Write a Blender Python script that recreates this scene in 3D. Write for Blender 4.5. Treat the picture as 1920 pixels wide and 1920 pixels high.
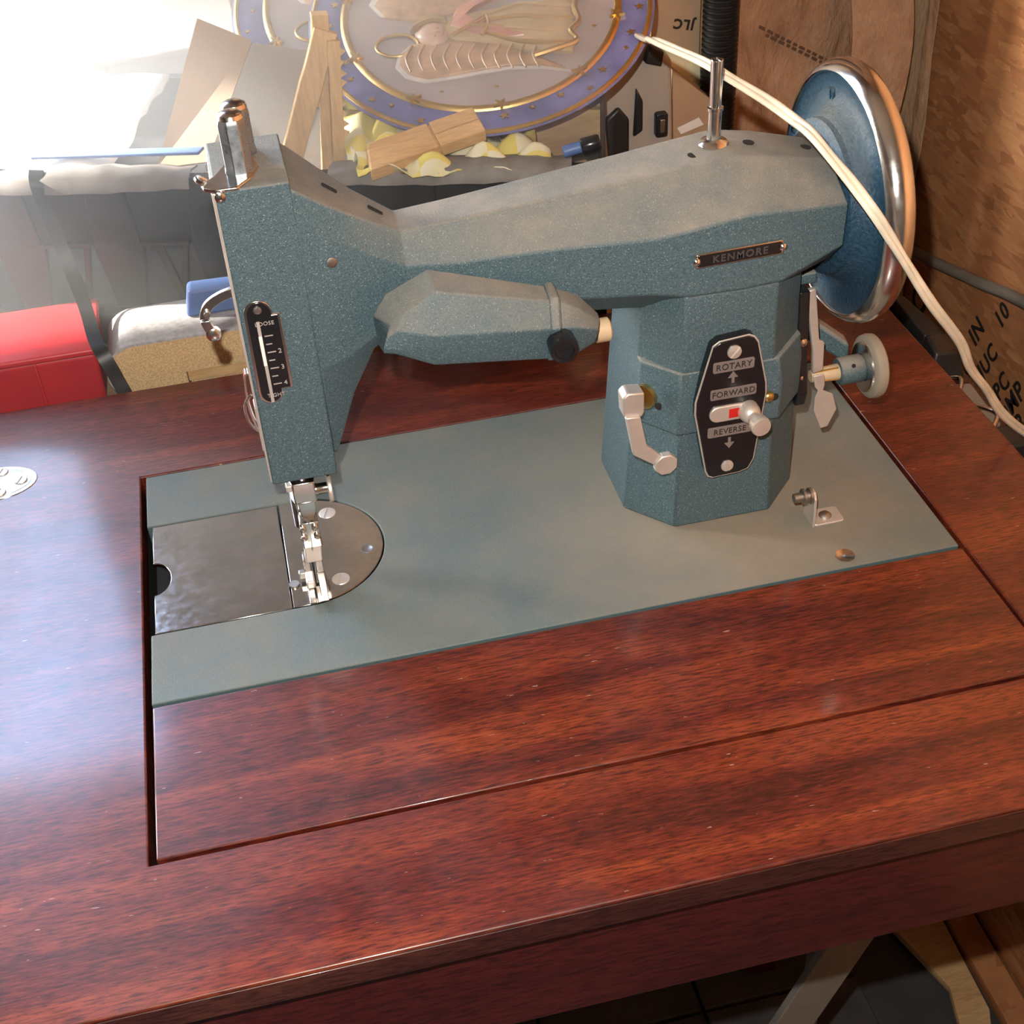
import bpy, bmesh, math, random
from mathutils import Vector, Matrix
random.seed(7)
PI = math.pi
S = 0.001                                  # everything below is written in millimetres
scene = bpy.context.scene
col = scene.collection
for o in list(bpy.data.objects):
    bpy.data.objects.remove(o)

# ------------------------------------------------------------------ camera, sky, sun, flash, exposure
CAM = Vector((87.39, -453.10, 439.91))
RIGHT = Vector((0.97319, -0.22401, -0.05211))
FWD = Vector((0.14359, 0.76877, -0.62320))
UP = Vector((0.17967, 0.59901, 0.78032))
cam_data = bpy.data.cameras.new('camera')
cam_data.sensor_width = 36.0
cam_data.lens = 2520.0 / 1920.0 * 36.0
cam_data.clip_start = 0.01
cam_data.clip_end = 60.0
cam = bpy.data.objects.new('camera', cam_data)
col.objects.link(cam)
cam.matrix_world = Matrix(((RIGHT.x, UP.x, -FWD.x, CAM.x * S), (RIGHT.y, UP.y, -FWD.y, CAM.y * S),
                           (RIGHT.z, UP.z, -FWD.z, CAM.z * S), (0, 0, 0, 1)))
scene.camera = cam

world = bpy.data.worlds.new('sky')
scene.world = world
world.use_nodes = True
wn = world.node_tree
wn.nodes.clear()
w_out = wn.nodes.new('ShaderNodeOutputWorld')
w_bg = wn.nodes.new('ShaderNodeBackground')
w_sky = wn.nodes.new('ShaderNodeTexSky')
w_sky.sky_type = 'NISHITA'
w_sky.sun_disc = False
SUN_DIR = Vector((-0.80, 0.30, 0.50)).normalized()
w_sky.sun_elevation = math.asin(SUN_DIR.z)
w_sky.sun_rotation = math.atan2(SUN_DIR.x, SUN_DIR.y)
w_sky.dust_density = 1.0
w_bg.inputs['Strength'].default_value = 4.4
wn.links.new(w_sky.outputs[0], w_bg.inputs[0])
wn.links.new(w_bg.outputs[0], w_out.inputs[0])

sun_data = bpy.data.lights.new('sun', 'SUN')
sun_data.energy = 75.0
sun_data.color = (1.0, 0.95, 0.86)
sun_data.angle = math.radians(0.8)
sun = bpy.data.objects.new('sun', sun_data)
col.objects.link(sun)
sun.rotation_euler = SUN_DIR.to_track_quat('Z', 'Y').to_euler()

# the phone's flash, a little left of and above the lens
fl_data = bpy.data.lights.new('flash', 'POINT')
fl_data.energy = 15.0
fl_data.color = (1.0, 0.93, 0.84)
fl_data.shadow_soft_size = 0.0035
fl = bpy.data.objects.new('flash', fl_data)
col.objects.link(fl)
fl.location = (CAM - 17 * RIGHT + 36 * UP - 2 * FWD) * S

scene.view_settings.view_transform = 'Standard'
scene.view_settings.look = 'None'
scene.view_settings.gamma = 1.0
scene.view_settings.use_curve_mapping = False
scene.view_settings.exposure = 0.35
scene.cycles.use_denoising = True
scene.cycles.max_bounces = 7
scene.cycles.use_adaptive_sampling = True
scene.cycles.adaptive_threshold = 0.015
scene.cycles.sample_clamp_indirect = 6.0
scene.cycles.caustics_reflective = False
scene.cycles.caustics_refractive = False


# ------------------------------------------------------------------ material helpers
class NT:
    def __init__(self, name):
        self.m = bpy.data.materials.new(name)
        self.m.use_nodes = True
        self.t = self.m.node_tree
        self.b = self.t.nodes['Principled BSDF']
        self.tc = None

    def n(self, kind, **kw):
        nd = self.t.nodes.new('ShaderNode' + kind)
        for k, v in kw.items():
            if hasattr(nd, k) and k not in nd.inputs:
                setattr(nd, k, v)
            else:
                nd.inputs[k].default_value = v
        return nd

    def l(self, a, b):
        self.t.links.new(a, b)

    def obj(self, scale=(1, 1, 1), rot=(0, 0, 0)):
        if self.tc is None:
            self.tc = self.n('TexCoord')
        mp = self.n('Mapping')
        mp.inputs['Scale'].default_value = scale
        mp.inputs['Rotation'].default_value = rot
        self.l(self.tc.outputs['Object'], mp.inputs[0])
        return mp.outputs[0]

    def noise(self, vec, scale, detail=4, rough=0.55, dist=0.0):
        nd = self.n('TexNoise')
        nd.inputs['Scale'].default_value = scale
        nd.inputs['Detail'].default_value = detail
        nd.inputs['Roughness'].default_value = rough
        nd.inputs['Distortion'].default_value = dist
        self.l(vec, nd.inputs['Vector'])
        return nd.outputs[0]

    def ramp(self, fac, stops, interp='LINEAR'):
        r = self.n('ValToRGB')
        cr = r.color_ramp
        cr.interpolation = interp
        while len(cr.elements) < len(stops):
            cr.elements.new(0.5)
        for e, (p, c) in zip(cr.elements, stops):
            e.position = p
            e.color = (c, c, c, 1) if isinstance(c, (int, float)) else (*c, 1)
        self.l(fac, r.inputs[0])
        return r.outputs[0]

    def mix(self, fac, a, b, blend='MIX'):
        m = self.n('Mix', data_type='RGBA', blend_type=blend)
        for s, v in ((0, fac), (6, a), (7, b)):
            if hasattr(v, 'is_output'):
                self.l(v, m.inputs[s])
            elif s == 0:
                m.inputs[0].default_value = v
            else:
                m.inputs[s].default_value = (*v, 1)
        return m.outputs[2]

    def math(self, op, a, b=0.5, clamp=False):
        m = self.n('Math', operation=op, use_clamp=clamp)
        for i, v in enumerate((a, b)):
            if hasattr(v, 'is_output'):
                self.l(v, m.inputs[i])
            else:
                m.inputs[i].default_value = v
        return m.outputs[0]

    def bump(self, h, strength=0.3, dist=0.001):
        b = self.n('Bump')
        b.inputs['Strength'].default_value = strength
        b.inputs['Distance'].default_value = dist
        self.l(h, b.inputs['Height'])
        self.l(b.outputs[0], self.b.inputs['Normal'])

    def set(self, color=None, rough=None, metal=None, coat=None, coat_rough=0.1, spec=None):
        for k, v in (('Base Color', color), ('Roughness', rough), ('Metallic', metal), ('Coat Weight', coat), ('Specular IOR Level', spec)):
            if v is None:
                continue
            if hasattr(v, 'is_output'):
                self.l(v, self.b.inputs[k])
            elif k == 'Base Color':
                self.b.inputs[k].default_value = (*v, 1)
            else:
                self.b.inputs[k].default_value = v
        if coat:
            self.b.inputs['Coat Roughness'].default_value = coat_rough
        return self.m


def plain(name, color, rough=0.5, metal=0.0, var=0.12, scale=60, bump=0.0, coat=None):
    t = NT(name)
    v = t.obj()
    f = t.noise(v, scale, 5)
    d = tuple(max(0, c * (1 - var)) for c in color)
    u = tuple(min(1, c * (1 + var)) for c in color)
    c = t.ramp(f, [(0.3, d), (0.7, u)])
    if bump:
        t.bump(f, bump, 0.0008)
    return t.set(c, rough, metal, coat)


def paint(name, base, light, dust, grain, bump, dust_amt, spark=True, top_rough=0.5, heap=None):
    """blue crinkle enamel with dust lying on the faces that look up"""
    t = NT(name)
    v = t.obj()
    fine = t.noise(v, grain, 3, 0.6)
    c = t.ramp(fine, [(0.32, base), (0.72, light)])
    if spark:
        vo = t.n('TexVoronoi')
        vo.inputs['Scale'].default_value = 1150
        t.l(v, vo.inputs['Vector'])
        sp = t.ramp(vo.outputs['Distance'], [(0.0, 1.0), (0.34, 0.0)])
        gate = t.ramp(t.noise(v, 900, 1), [(0.52, 0.0), (0.60, 1.0)])
        c = t.mix(t.math('MULTIPLY', t.math('MULTIPLY', sp, gate), 0.85), c, (0.50, 0.62, 0.64))
    g = t.n('NewGeometry')
    sep = t.n('SeparateXYZ')
    t.l(g.outputs['Normal'], sep.inputs[0])
    up = t.ramp(sep.outputs[2], [(0.22, 0.0), (0.86, 1.0)])
    broad = t.ramp(t.noise(v, 26, 5, 0.6), [(0.28, 0.35), (0.66, 1.0)])
    film = t.ramp(t.noise(v, 140, 4, 0.7), [(0.3, 0.72), (0.7, 1.0)])
    fac = t.math('MULTIPLY', t.math('MULTIPLY', t.math('MULTIPLY', up, broad), film), dust_amt)
    if heap:
        vd = t.n('VectorMath', operation='DISTANCE')
        t.l(v, vd.inputs[0])
        vd.inputs[1].default_value = heap
        warp = t.math('ADD', vd.outputs['Value'], t.math('MULTIPLY', t.math('SUBTRACT', t.noise(v, 22, 4), 0.5), 0.05))
        near = t.ramp(warp, [(0.045, 1.0), (0.125, 0.0)])
        fac = t.math('ADD', fac, t.math('MULTIPLY', t.math('MULTIPLY', near, up), 0.55), True)
    c = t.mix(fac, c, dust)
    t.bump(fine, bump, 0.0007)
    r = t.ramp(fac, [(0.0, top_rough), (0.6, 0.8)])
    return t.set(c, r, 0.0, None, spec=0.45)


def wood(name, dark, mid, lite, rough=0.3, coat=0.35, scratch=True, lengthwise='x', fine=1.0, pore=0.75):
    t = NT(name)
    st = (5, 42, 42) if lengthwise == 'x' else (42, 5, 42)
    fs = (110, 900, 900) if lengthwise == 'x' else (900, 110, 900)
    if lengthwise == 'z':
        st, fs = (42, 42, 5), (900, 900, 110)
    broad = t.noise(t.obj(st), 1.0, 6, 0.6, 0.6)
    pores = t.noise(t.obj(tuple(a * fine for a in fs)), 1.0, 4, 0.65, 0.3)
    c = t.ramp(broad, [(0.28, dark), (0.5, mid), (0.75, lite)])
    pf = t.ramp(pores, [(0.36, pore), (0.55, 0.0)])
    c = t.mix(pf, c, tuple(x * 0.30 for x in dark))
    pale_grain = t.ramp(pores, [(0.56, 0.0), (0.75, 0.5)])  # lighter grain between the pores
    c = t.mix(pale_grain, c, lite)
    r = rough
    if scratch:
        sc = t.noise(t.obj((130, 700, 1), (0, 0, 0.6)), 1.0, 2, 0.5)
        sf = t.ramp(sc, [(0.745, 0.0), (0.77, 0.5)])
        c = t.mix(sf, c, (0.55, 0.40, 0.34))
        smudge = t.noise(t.obj((14, 9, 1)), 1.0, 5, 0.6)
        r = t.ramp(smudge, [(0.3, rough * 0.75), (0.7, rough * 1.5)])
    t.bump(pores, 0.06, 0.0004)
    return t.set(c, r, 0.0, coat, 0.12)


def metal(name, color=(0.82, 0.80, 0.77), rough=0.12, wear=0.1):
    t = NT(name)
    v = t.obj()
    f = t.noise(v, 220, 5, 0.65)
    r = t.ramp(f, [(0.3, rough), (0.7, rough + wear)])
    c = t.ramp(t.noise(v, 40, 4), [(0.3, tuple(a * 0.8 for a in color)), (0.65, color)])
    return t.set(c, r, 1.0)


def osb(name, rot):
    t = NT(name)
    c = None
    stains = t.noise(t.obj(), 4, 4)
    for k, (ang, sc) in enumerate(((0.5, 1.0), (-0.7, 1.25), (1.4, 0.9))):
        vo = t.n('TexVoronoi', feature='F1', distance='MANHATTAN')
        vo.inputs['Scale'].default_value = 1.0
        a, b = 34 * sc, 120 * sc
        warp = t.obj((a, a, b), (ang, 0, 0)) if rot == 'x' else t.obj((a, a, b), (0, ang, 0))
        t.l(warp, vo.inputs['Vector'])
        sepc = t.n('SeparateColor')
        t.l(vo.outputs['Color'], sepc.inputs[0])
        lay = t.ramp(sepc.outputs[0], [(0.0, (0.36, 0.145, 0.054)), (0.3, (0.44, 0.185, 0.070)), (0.6, (0.50, 0.225, 0.090)), (1.0, (0.58, 0.285, 0.122))])
        if c is None:
            c = lay
        else:
            c = t.mix(t.ramp(sepc.outputs[1], [(0.45, 0.0), (0.5, 1.0)]), c, lay)
    fib = t.noise(t.obj((40, 40, 260), (0.5, 0, 0)), 1.0, 4)
    c = t.mix(t.ramp(fib, [(0.35, 0.35), (0.6, 0.0)]), c, (0.30, 0.12, 0.045))
    c = t.mix(t.ramp(stains, [(0.5, 0.0), (0.75, 0.4)]), c, (0.34, 0.13, 0.055))
    t.bump(fib, 0.25, 0.001)
    return t.set(c, 0.75)


MAT = {}
MAT['enamel'] = paint('blue_crinkle_enamel', (0.040, 0.078, 0.095), (0.110, 0.170, 0.195), (0.330, 0.295, 0.245), 1350, 0.5, 0.95)
MAT['bed'] = paint('blue_bed_enamel', (0.060, 0.110, 0.122), (0.105, 0.165, 0.175), (0.250, 0.220, 0.170), 1300, 0.25, 0.55, spark=False, top_rough=0.36, heap=(0.102, -0.030, 0.014))
MAT['wheelblue'] = paint('blue_wheel_enamel', (0.010, 0.040, 0.078), (0.030, 0.080, 0.130), (0.30, 0.28, 0.20), 520, 1.0, 0.4, spark=False)
MAT['mahogany'] = wood('mahogany_veneer', (0.042, 0.0062, 0.0045), (0.120, 0.0165, 0.0080), (0.255, 0.050, 0.0150), rough=0.36, coat=0.6)
MAT['edgewood'] = wood('worn_dark_edge', (0.030, 0.008, 0.007), (0.055, 0.014, 0.012), (0.11, 0.035, 0.025), rough=0.4, scratch=False)
MAT['apron'] = wood('mahogany_apron', (0.045, 0.006, 0.007), (0.065, 0.009, 0.009), (0.085, 0.012, 0.011), rough=0.4, scratch=False)
MAT['dark'] = plain('cavity_shade', (0.012, 0.010, 0.009), 0.8)  # near-black colour painted for the shade in wells, holes and slots
MAT['chrome'] = metal('chrome')
MAT['mirror'] = metal('polished_steel', (0.44, 0.41, 0.385), 0.07, 0.12)
MAT['satin'] = metal('satin_nickel', (0.80, 0.74, 0.68), 0.40, 0.10)
MAT['satin'].node_tree.nodes['Principled BSDF'].inputs['Metallic'].default_value = 0.65
MAT['bluesteel'] = metal('blued_steel', (0.42, 0.47, 0.52), 0.24, 0.1)
MAT['steel'] = metal('dull_steel', (0.45, 0.43, 0.40), 0.3, 0.2)
MAT['brass'] = metal('brass', (0.75, 0.56, 0.22), 0.25)
MAT['blackgloss'] = plain('black_gloss_enamel', (0.012, 0.012, 0.014), 0.22)
MAT['blackplastic'] = plain('black_plastic', (0.014, 0.015, 0.016), 0.42, var=0.3, bump=0.1)
MAT['dustyplastic'] = plain('dusty_grey_film', (0.17, 0.155, 0.14), 0.6, var=0.3)
MAT['rubber'] = plain('aged_rubber', (0.30, 0.26, 0.20), 0.8)
MAT['tan'] = plain('aged_cream_plastic', (0.55, 0.42, 0.27), 0.5)
MAT['tag'] = plain('printed_grey_tag', (0.20, 0.165, 0.155), 0.4)
MAT['ink'] = plain('black_ink', (0.022, 0.018, 0.016), 0.6)
MAT['silverprint'] = plain('silver_print', (0.42, 0.38, 0.36), 0.45)
MAT['dimprint'] = plain('dim_raised_lettering', (0.060, 0.055, 0.056), 0.4)
MAT['red'] = plain('red_enamel', (0.62, 0.02, 0.015), 0.4)
MAT['whitepointer'] = plain('white_pointer', (0.85, 0.84, 0.80), 0.4)
MAT['cord'] = plain('ivory_cord_plastic', (0.72, 0.66, 0.52), 0.35)
MAT['concrete'] = plain('pale_concrete', (0.62, 0.60, 0.56), 0.85, var=0.08, scale=3)
MAT['slab'] = plain('dark_slate_tile', (0.050, 0.050, 0.053), 0.75, var=0.25, scale=25, bump=0.15)
MAT['drywall'] = plain('plain_board_wall', (0.52, 0.42, 0.32), 0.9)
MAT['brownwall'] = plain('brown_board_wall', (0.17, 0.115, 0.085), 0.9)
MAT['faintink'] = plain('faded_brown_ink', (0.12, 0.065, 0.04), 0.7)
MAT['darkwall'] = plain('dark_stained_boards', (0.085, 0.060, 0.045), 0.9)
MAT['ceiling'] = plain('rafter_boards', (0.20, 0.14, 0.09), 0.9)
MAT['osb_x'] = osb('osb_sheathing', 'x')
MAT['osb_y'] = osb('osb_sheathing_turned', 'y')
MAT['stud'] = wood('spruce_stud', (0.26, 0.17, 0.10), (0.36, 0.25, 0.15), (0.46, 0.33, 0.21), 0.8, None, False, 'z', 1.0, 0.4)
MAT['pine'] = wood('raw_pine', (0.52, 0.32, 0.14), (0.64, 0.43, 0.20), (0.76, 0.55, 0.30), 0.7, None, False, 'z', 0.6, 0.22)
MAT['pine_x'] = wood('raw_pine_lengthwise', (0.52, 0.30, 0.13), (0.62, 0.40, 0.19), (0.74, 0.52, 0.28), 0.7, None, False, 'x', 0.6, 0.22)
MAT['chip'] = plain('chipboard_core', (0.62, 0.45, 0.24), 0.85, var=0.3, scale=900, bump=0.3)
MAT['laminate'] = plain('grey_stone_laminate', (0.42, 0.42, 0.43), 0.35, var=0.25, scale=300)
MAT['cardboard'] = plain('brown_cardboard', (0.44, 0.31, 0.20), 0.85, var=0.08, scale=30)
MAT['greyboard'] = plain('grey_cardboard', (0.36, 0.33, 0.29), 0.85, var=0.1, scale=20)
MAT['redplastic'] = plain('red_plastic', (0.55, 0.030, 0.040), 0.4, var=0.08)
MAT['blueplastic'] = plain('blue_plastic', (0.09, 0.16, 0.38), 0.45)
MAT['porcelain_blue'] = plain('blue_glazed_border', (0.20, 0.20, 0.42), 0.22, var=0.28, scale=45)
MAT['porcelain_grey'] = plain('lilac_glazed_centre', (0.42, 0.36, 0.36), 0.25, var=0.10, scale=30)
MAT['gilt'] = metal('gilt_relief', (0.80, 0.55, 0.22), 0.32)
MAT['gown'] = plain('glazed_gown_relief', (0.52, 0.38, 0.20), 0.3, var=0.15)
MAT['wing'] = plain('glazed_wing_relief', (0.50, 0.33, 0.20), 0.35, var=0.25, scale=120)
MAT['wingwhite'] = plain('white_wing_tips', (0.62, 0.57, 0.55), 0.3)
MAT['sash'] = plain('rose_sash_relief', (0.50, 0.22, 0.15), 0.3)
MAT['skin_glaze'] = plain('pale_face_relief', (0.60, 0.42, 0.32), 0.35)
MAT['foam'] = plain('white_paper', (0.82, 0.82, 0.80), 0.8, var=0.03)
MAT['paper'] = plain('cream_paper', (0.75, 0.72, 0.50), 0.7)
MAT['greymetal'] = plain('grey_painted_steel', (0.21, 0.19, 0.16), 0.5)


def kraft():
    t = NT('brown_kraft_paper')
    v = t.obj()
    f = t.noise(v, 12, 6, 0.62, 0.2)
    c = t.ramp(f, [(0.25, (0.26, 0.135, 0.07)), (0.5, (0.44, 0.25, 0.14)), (0.78, (0.60, 0.42, 0.28))])
    cr = t.noise(t.obj((1.0, 1.0, 0.45), (0, 0.5, 0)), 34, 6, 0.62, 0.25)
    c = t.mix(t.ramp(cr, [(0.30, 0.55), (0.5, 0.0)]), c, (0.17, 0.085, 0.045))
    c = t.mix(t.ramp(cr, [(0.58, 0.0), (0.74, 0.45)]), c, (0.62, 0.47, 0.34))
    t.bump(cr, 0.9, 0.010)
    return t.set(c, 0.7)


MAT['kraft'] = kraft()


def gingham():
    t = NT('yellow_check_cotton')
    a = t.n('TexChecker')
    a.inputs['Scale'].default_value = 48
    t.l(t.obj(), a.inputs['Vector'])
    f = t.noise(t.obj(), 40, 3)
    c = t.mix(a.outputs['Fac'], (0.70, 0.60, 0.18), t.ramp(f, [(0.3, (0.68, 0.63, 0.36)), (0.7, (0.74, 0.72, 0.56))]))
    return t.set(c, 0.9)


MAT['gingham'] = gingham()


# ------------------------------------------------------------------ mesh helpers
class MB:
    def __init__(self):
        self.v, self.f = [], []

    def add(self, vs, fs):
        k = len(self.v)
        self.v += [tuple(p) for p in vs]
        self.f += [tuple(i + k for i in q) for q in fs]
        return self

    def box(self, x0, x1, y0, y1, z0, z1):
        return self.add([(x0, y0, z0), (x1, y0, z0), (x1, y1, z0), (x0, y1, z0), (x0, y0, z1), (x1, y0, z1), (x1, y1, z1), (x0, y1, z1)],
                        [(0, 3, 2, 1), (4, 5, 6, 7), (0, 1, 5, 4), (1, 2, 6, 5), (2, 3, 7, 6), (3, 0, 4, 7)])

    def prism(self, poly, axis, a, b):
        n = len(poly)
        mk = {'x': lambda p, t: (t, p[0], p[1]), 'y': lambda p, t: (p[0], t, p[1]), 'z': lambda p, t: (p[0], p[1], t)}[axis]
        vs = [mk(p, a) for p in poly] + [mk(p, b) for p in poly]
        fs = [tuple(range(n))[::-1], tuple(range(n, 2 * n))] + [(i, (i + 1) % n, n + (i + 1) % n, n + i) for i in range(n)]
        return self.add(vs, fs)

    def loft(self, rings, cap0=True, cap1=True):
        n = len(rings[0])
        vs = [p for r in rings for p in r]
        fs = []
        for k in range(len(rings) - 1):
            for i in range(n):
                j = (i + 1) % n
                fs.append((k * n + i, k * n + j, (k + 1) * n + j, (k + 1) * n + i))
        if cap0:
            fs.append(tuple(range(n))[::-1])
        if cap1:
            fs.append(tuple((len(rings) - 1) * n + i for i in range(n)))
        return self.add(vs, fs)

    def lathe(self, prof, org, axis=(0, 0, 1), n=28, closed=False):
        """prof: (radius, distance along axis)"""
        ax = Vector(axis).normalized()
        u = ax.orthogonal().normalized()
        w = ax.cross(u)
        o = Vector(org)
        rings = []
        for r, h in prof:
            r = max(r, 0.01)
            rings.append([o + ax * h + r * (math.cos(2 * PI * i / n) * u + math.sin(2 * PI * i / n) * w) for i in range(n)])
        if closed:
            rings.append(rings[0])
            return self.loft(rings, False, False)
        return self.loft(rings)

    def cyl(self, a, b, r, n=20, r2=None):
        a, b = Vector(a), Vector(b)
        return self.lathe([(r, 0), (r if r2 is None else r2, (b - a).length)], a, b - a, n)

    def tube(self, pts, r, n=10, sub=0):
        P = [Vector(p) for p in pts]
        if sub:
            P = spline(P, sub)
        rings = []
        u = None
        for i, p in enumerate(P):
            d = (P[min(i + 1, len(P) - 1)] - P[max(i - 1, 0)]).normalized()
            u = (d.orthogonal() if u is None else (u - d * u.dot(d))).normalized()
            w = d.cross(u)
            rr = r(i / (len(P) - 1)) if callable(r) else r
            rings.append([p + rr * (math.cos(2 * PI * k / n) * u + math.sin(2 * PI * k / n) * w) for k in range(n)])
        return self.loft(rings)

    def band(self, pts, width_dir, w, t, sub=0):
        """flat strip of width w (along width_dir) and thickness t following pts"""
        P = [Vector(p) for p in pts]
        if sub:
            P = spline(P, sub)
        wd = Vector(width_dir).normalized()
        rings = []
        for i, p in enumerate(P):
            d = (P[min(i + 1, len(P) - 1)] - P[max(i - 1, 0)]).normalized()
            wv = (wd - d * wd.dot(d)).normalized()
            nn = d.cross(wv)
            rings.append([p + wv * w / 2 + nn * t / 2, p - wv * w / 2 + nn * t / 2, p - wv * w / 2 - nn * t / 2, p + wv * w / 2 - nn * t / 2])
        return self.loft(rings)

    def build(self, name, mat, parent=None, org=None, bevel=0.0, seg=2, smooth=True, sub=0, angle=38, xf=None):
        if parent is not None:
            org = parent['_o'] if '_o' in parent else (0, 0, 0)
        if org is None:
            org = (0, 0, 0)
        ov = Vector(org)
        me = bpy.data.meshes.new(name)
        vs = [Vector(p) for p in self.v]
        if xf is not None:
            vs = [xf @ p for p in vs]
        me.from_pydata([tuple((p - ov) * S) for p in vs], [], self.f)
        bm = bmesh.new()
        bm.from_mesh(me)
        bmesh.ops.remove_doubles(bm, verts=bm.verts, dist=1e-6)
        bmesh.ops.recalc_face_normals(bm, faces=bm.faces)
        bm.to_mesh(me)
        bm.free()
        me.materials.append(MAT[mat] if isinstance(mat, str) else mat)
        if smooth:
            me.polygons.foreach_set('use_smooth', [True] * len(me.polygons))
            me.set_sharp_from_angle(angle=math.radians(angle))
        ob = bpy.data.objects.new(name, me)
        col.objects.link(ob)
        ob['_o'] = tuple(org)
        if parent is not None:
            ob.parent = parent
        else:
            ob.location = ov * S
        if bevel:
            b = ob.modifiers.new('bevel', 'BEVEL')
            b.width = bevel * S
            b.segments = seg
            b.limit_method = 'ANGLE'
            b.angle_limit = math.radians(25)
            b.harden_normals = False
        if sub:
            s = ob.modifiers.new('subdivision', 'SUBSURF')
            s.levels = s.render_levels = sub
        return ob


def spline(P, sub):
    out = []
    for i in range(len(P) - 1):
        p0, p1, p2, p3 = P[max(i - 1, 0)], P[i], P[i + 1], P[min(i + 2, len(P) - 1)]
        for k in range(sub):
            t = k / sub
            out.append(0.5 * ((2 * p1) + (-p0 + p2) * t + (2 * p0 - 5 * p1 + 4 * p2 - p3) * t * t + (-p0 + 3 * p1 - 3 * p2 + p3) * t ** 3))
    out.append(P[-1])
    return out


def thing(name, label, cat, org=(0, 0, 0), group=None):
    o = bpy.data.objects.new(name, None)
    col.objects.link(o)
    o.location = Vector(org) * S
    o['_o'] = tuple(org)
    return tag(o, label, cat, group)


def tag(o, label=None, cat=None, group=None, kind=None):
    for k, v in (('label', label), ('category', cat), ('group', group), ('kind', kind)):
        if v:
            o[k] = v
    return o


def arc(cx, cy, r, a0, a1, n, ry=None):
    ry = r if ry is None else ry
    return [(cx + r * math.cos(math.radians(a0 + (a1 - a0) * i / n)), cy + ry * math.sin(math.radians(a0 + (a1 - a0) * i / n))) for i in range(n + 1)]


def rrect(x0, x1, y0, y1, r, n=4):
    return arc(x1 - r, y0 + r, r, -90, 0, n) + arc(x1 - r, y1 - r, r, 0, 90, n) + arc(x0 + r, y1 - r, r, 90, 180, n) + arc(x0 + r, y0 + r, r, 180, 270, n)


def text_mesh(txt, size, mat, name, parent, center, right, up, depth=0.3, spacing=1.0, squeeze=1.0, org=None, bold=0.0):
    """flat lettering, extruded a little; center/right/up in mm world space"""
    cu = bpy.data.curves.new('t', 'FONT')
    cu.body = txt
    cu.size = 1.0
    cu.align_x = 'CENTER'
    cu.align_y = 'CENTER'
    cu.space_character = spacing
    cu.resolution_u = 3
    cu.offset = bold
    cu.extrude = 0.5
    ob = bpy.data.objects.new('t', cu)
    col.objects.link(ob)
    dg = bpy.context.evaluated_depsgraph_get()
    me = bpy.data.meshes.new_from_object(ob.evaluated_get(dg))
    bpy.data.objects.remove(ob)
    bpy.data.curves.remove(cu)
    r, u = Vector(right).normalized(), Vector(up).normalized()
    nrm = r.cross(u)
    m = MB()
    c = Vector(center)
    m.add([c + r * v.co.x * size * squeeze + u * v.co.y * size + nrm * v.co.z * depth for v in me.vertices], [tuple(p.vertices) for p in me.polygons])
    bpy.data.meshes.remove(me)
    return m.build(name, mat, parent, org=org, smooth=False)


def slotted_screw(parent, c, axis, r, h, mat='satin', name='screw', ang=0.4):
    """a raised screw head with its slot left open between two halves"""
    ax = Vector(axis).normalized()
    u = ax.orthogonal().normalized()
    w = ax.cross(u)
    u, w = u * math.cos(ang) + w * math.sin(ang), w * math.cos(ang) - u * math.sin(ang)
    c = Vector(c)
    m = MB()
    m.lathe([(r, 0), (r, h * 0.45)], c, ax, 18)
    g = r * 0.16
    for s in (1, -1):
        half = []
        for rr, hh in ((r, h * 0.4), (r * 0.94, h * 0.8), (r * 0.6, h)):
            a0 = math.asin(min(0.99, g / rr))
            half.append([c + ax * hh + rr * (math.cos(a0 + (PI - 2 * a0) * k / 10) * u + s * math.sin(a0 + (PI - 2 * a0) * k / 10) * w) for k in range(11)])
        m.loft(half)
    return m.build(name, mat, parent)


# ------------------------------------------------------------------ the room
def structure(m, name, mat, **k):
    o = m.build(name, mat, **k)
    o['kind'] = 'structure'
    return o


FLOOR = -720
floor = structure(MB().box(-1600, 660, -1600, 820, FLOOR - 60, FLOOR), 'floor', 'slab', smooth=False)
structure(MB().box(-6000, 4000, 820, 9000, FLOOR - 60, FLOOR), 'floor_outside', 'concrete', smooth=False)
for i in range(4):
    for j in range(3):
        x0, y0 = 55 + 152 * i, 40 + 152 * j
        if x0 + 149 > 640:
            continue
        MB().box(x0, x0 + 149, y0, y0 + 149, FLOOR, FLOOR + 8 + random.uniform(0, 1.5)).build('tile', 'slab', floor, bevel=1.5)
structure(MB().box(642, 660, -1500, 800, FLOOR, 1500), 'wall_right', 'osb_x', smooth=False)
structure(MB().box(345, 642, 562, 580, FLOOR, 1500), 'wall_back', 'osb_y', smooth=False)
structure(MB().box(-150, 660, 800, 820, FLOOR, 1500), 'wall_rear', 'brownwall', smooth=False)
structure(MB().box(-1600, -1500, -1600, 820, FLOOR, 1500), 'wall_left', 'darkwall', smooth=False)
structure(MB().box(-2600, 660, -1600, -1500, FLOOR, 1500), 'wall_front', 'darkwall', smooth=False)
structure(MB().box(-2600, 660, -1600, 900, 1500, 1560), 'ceiling', 'ceiling', smooth=False)
structure(MB().box(-1000, -620, 800, 830, FLOOR, 890), 'shade_pier', 'drywall', smooth=False)  # added unseen pier, placed to keep direct sun off the plates
structure(MB().box(-820, -800, 832, 1600, 620, 1500), 'shade_panel', 'concrete', smooth=False)     # added unseen panel, keeps the sun off the right-hand walls
structure(MB().box(-2500, -150, 800, 830, 890, 1500), 'shade_header_1', 'drywall', smooth=False)     # added header, set low to keep sun off machine and table

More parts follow.
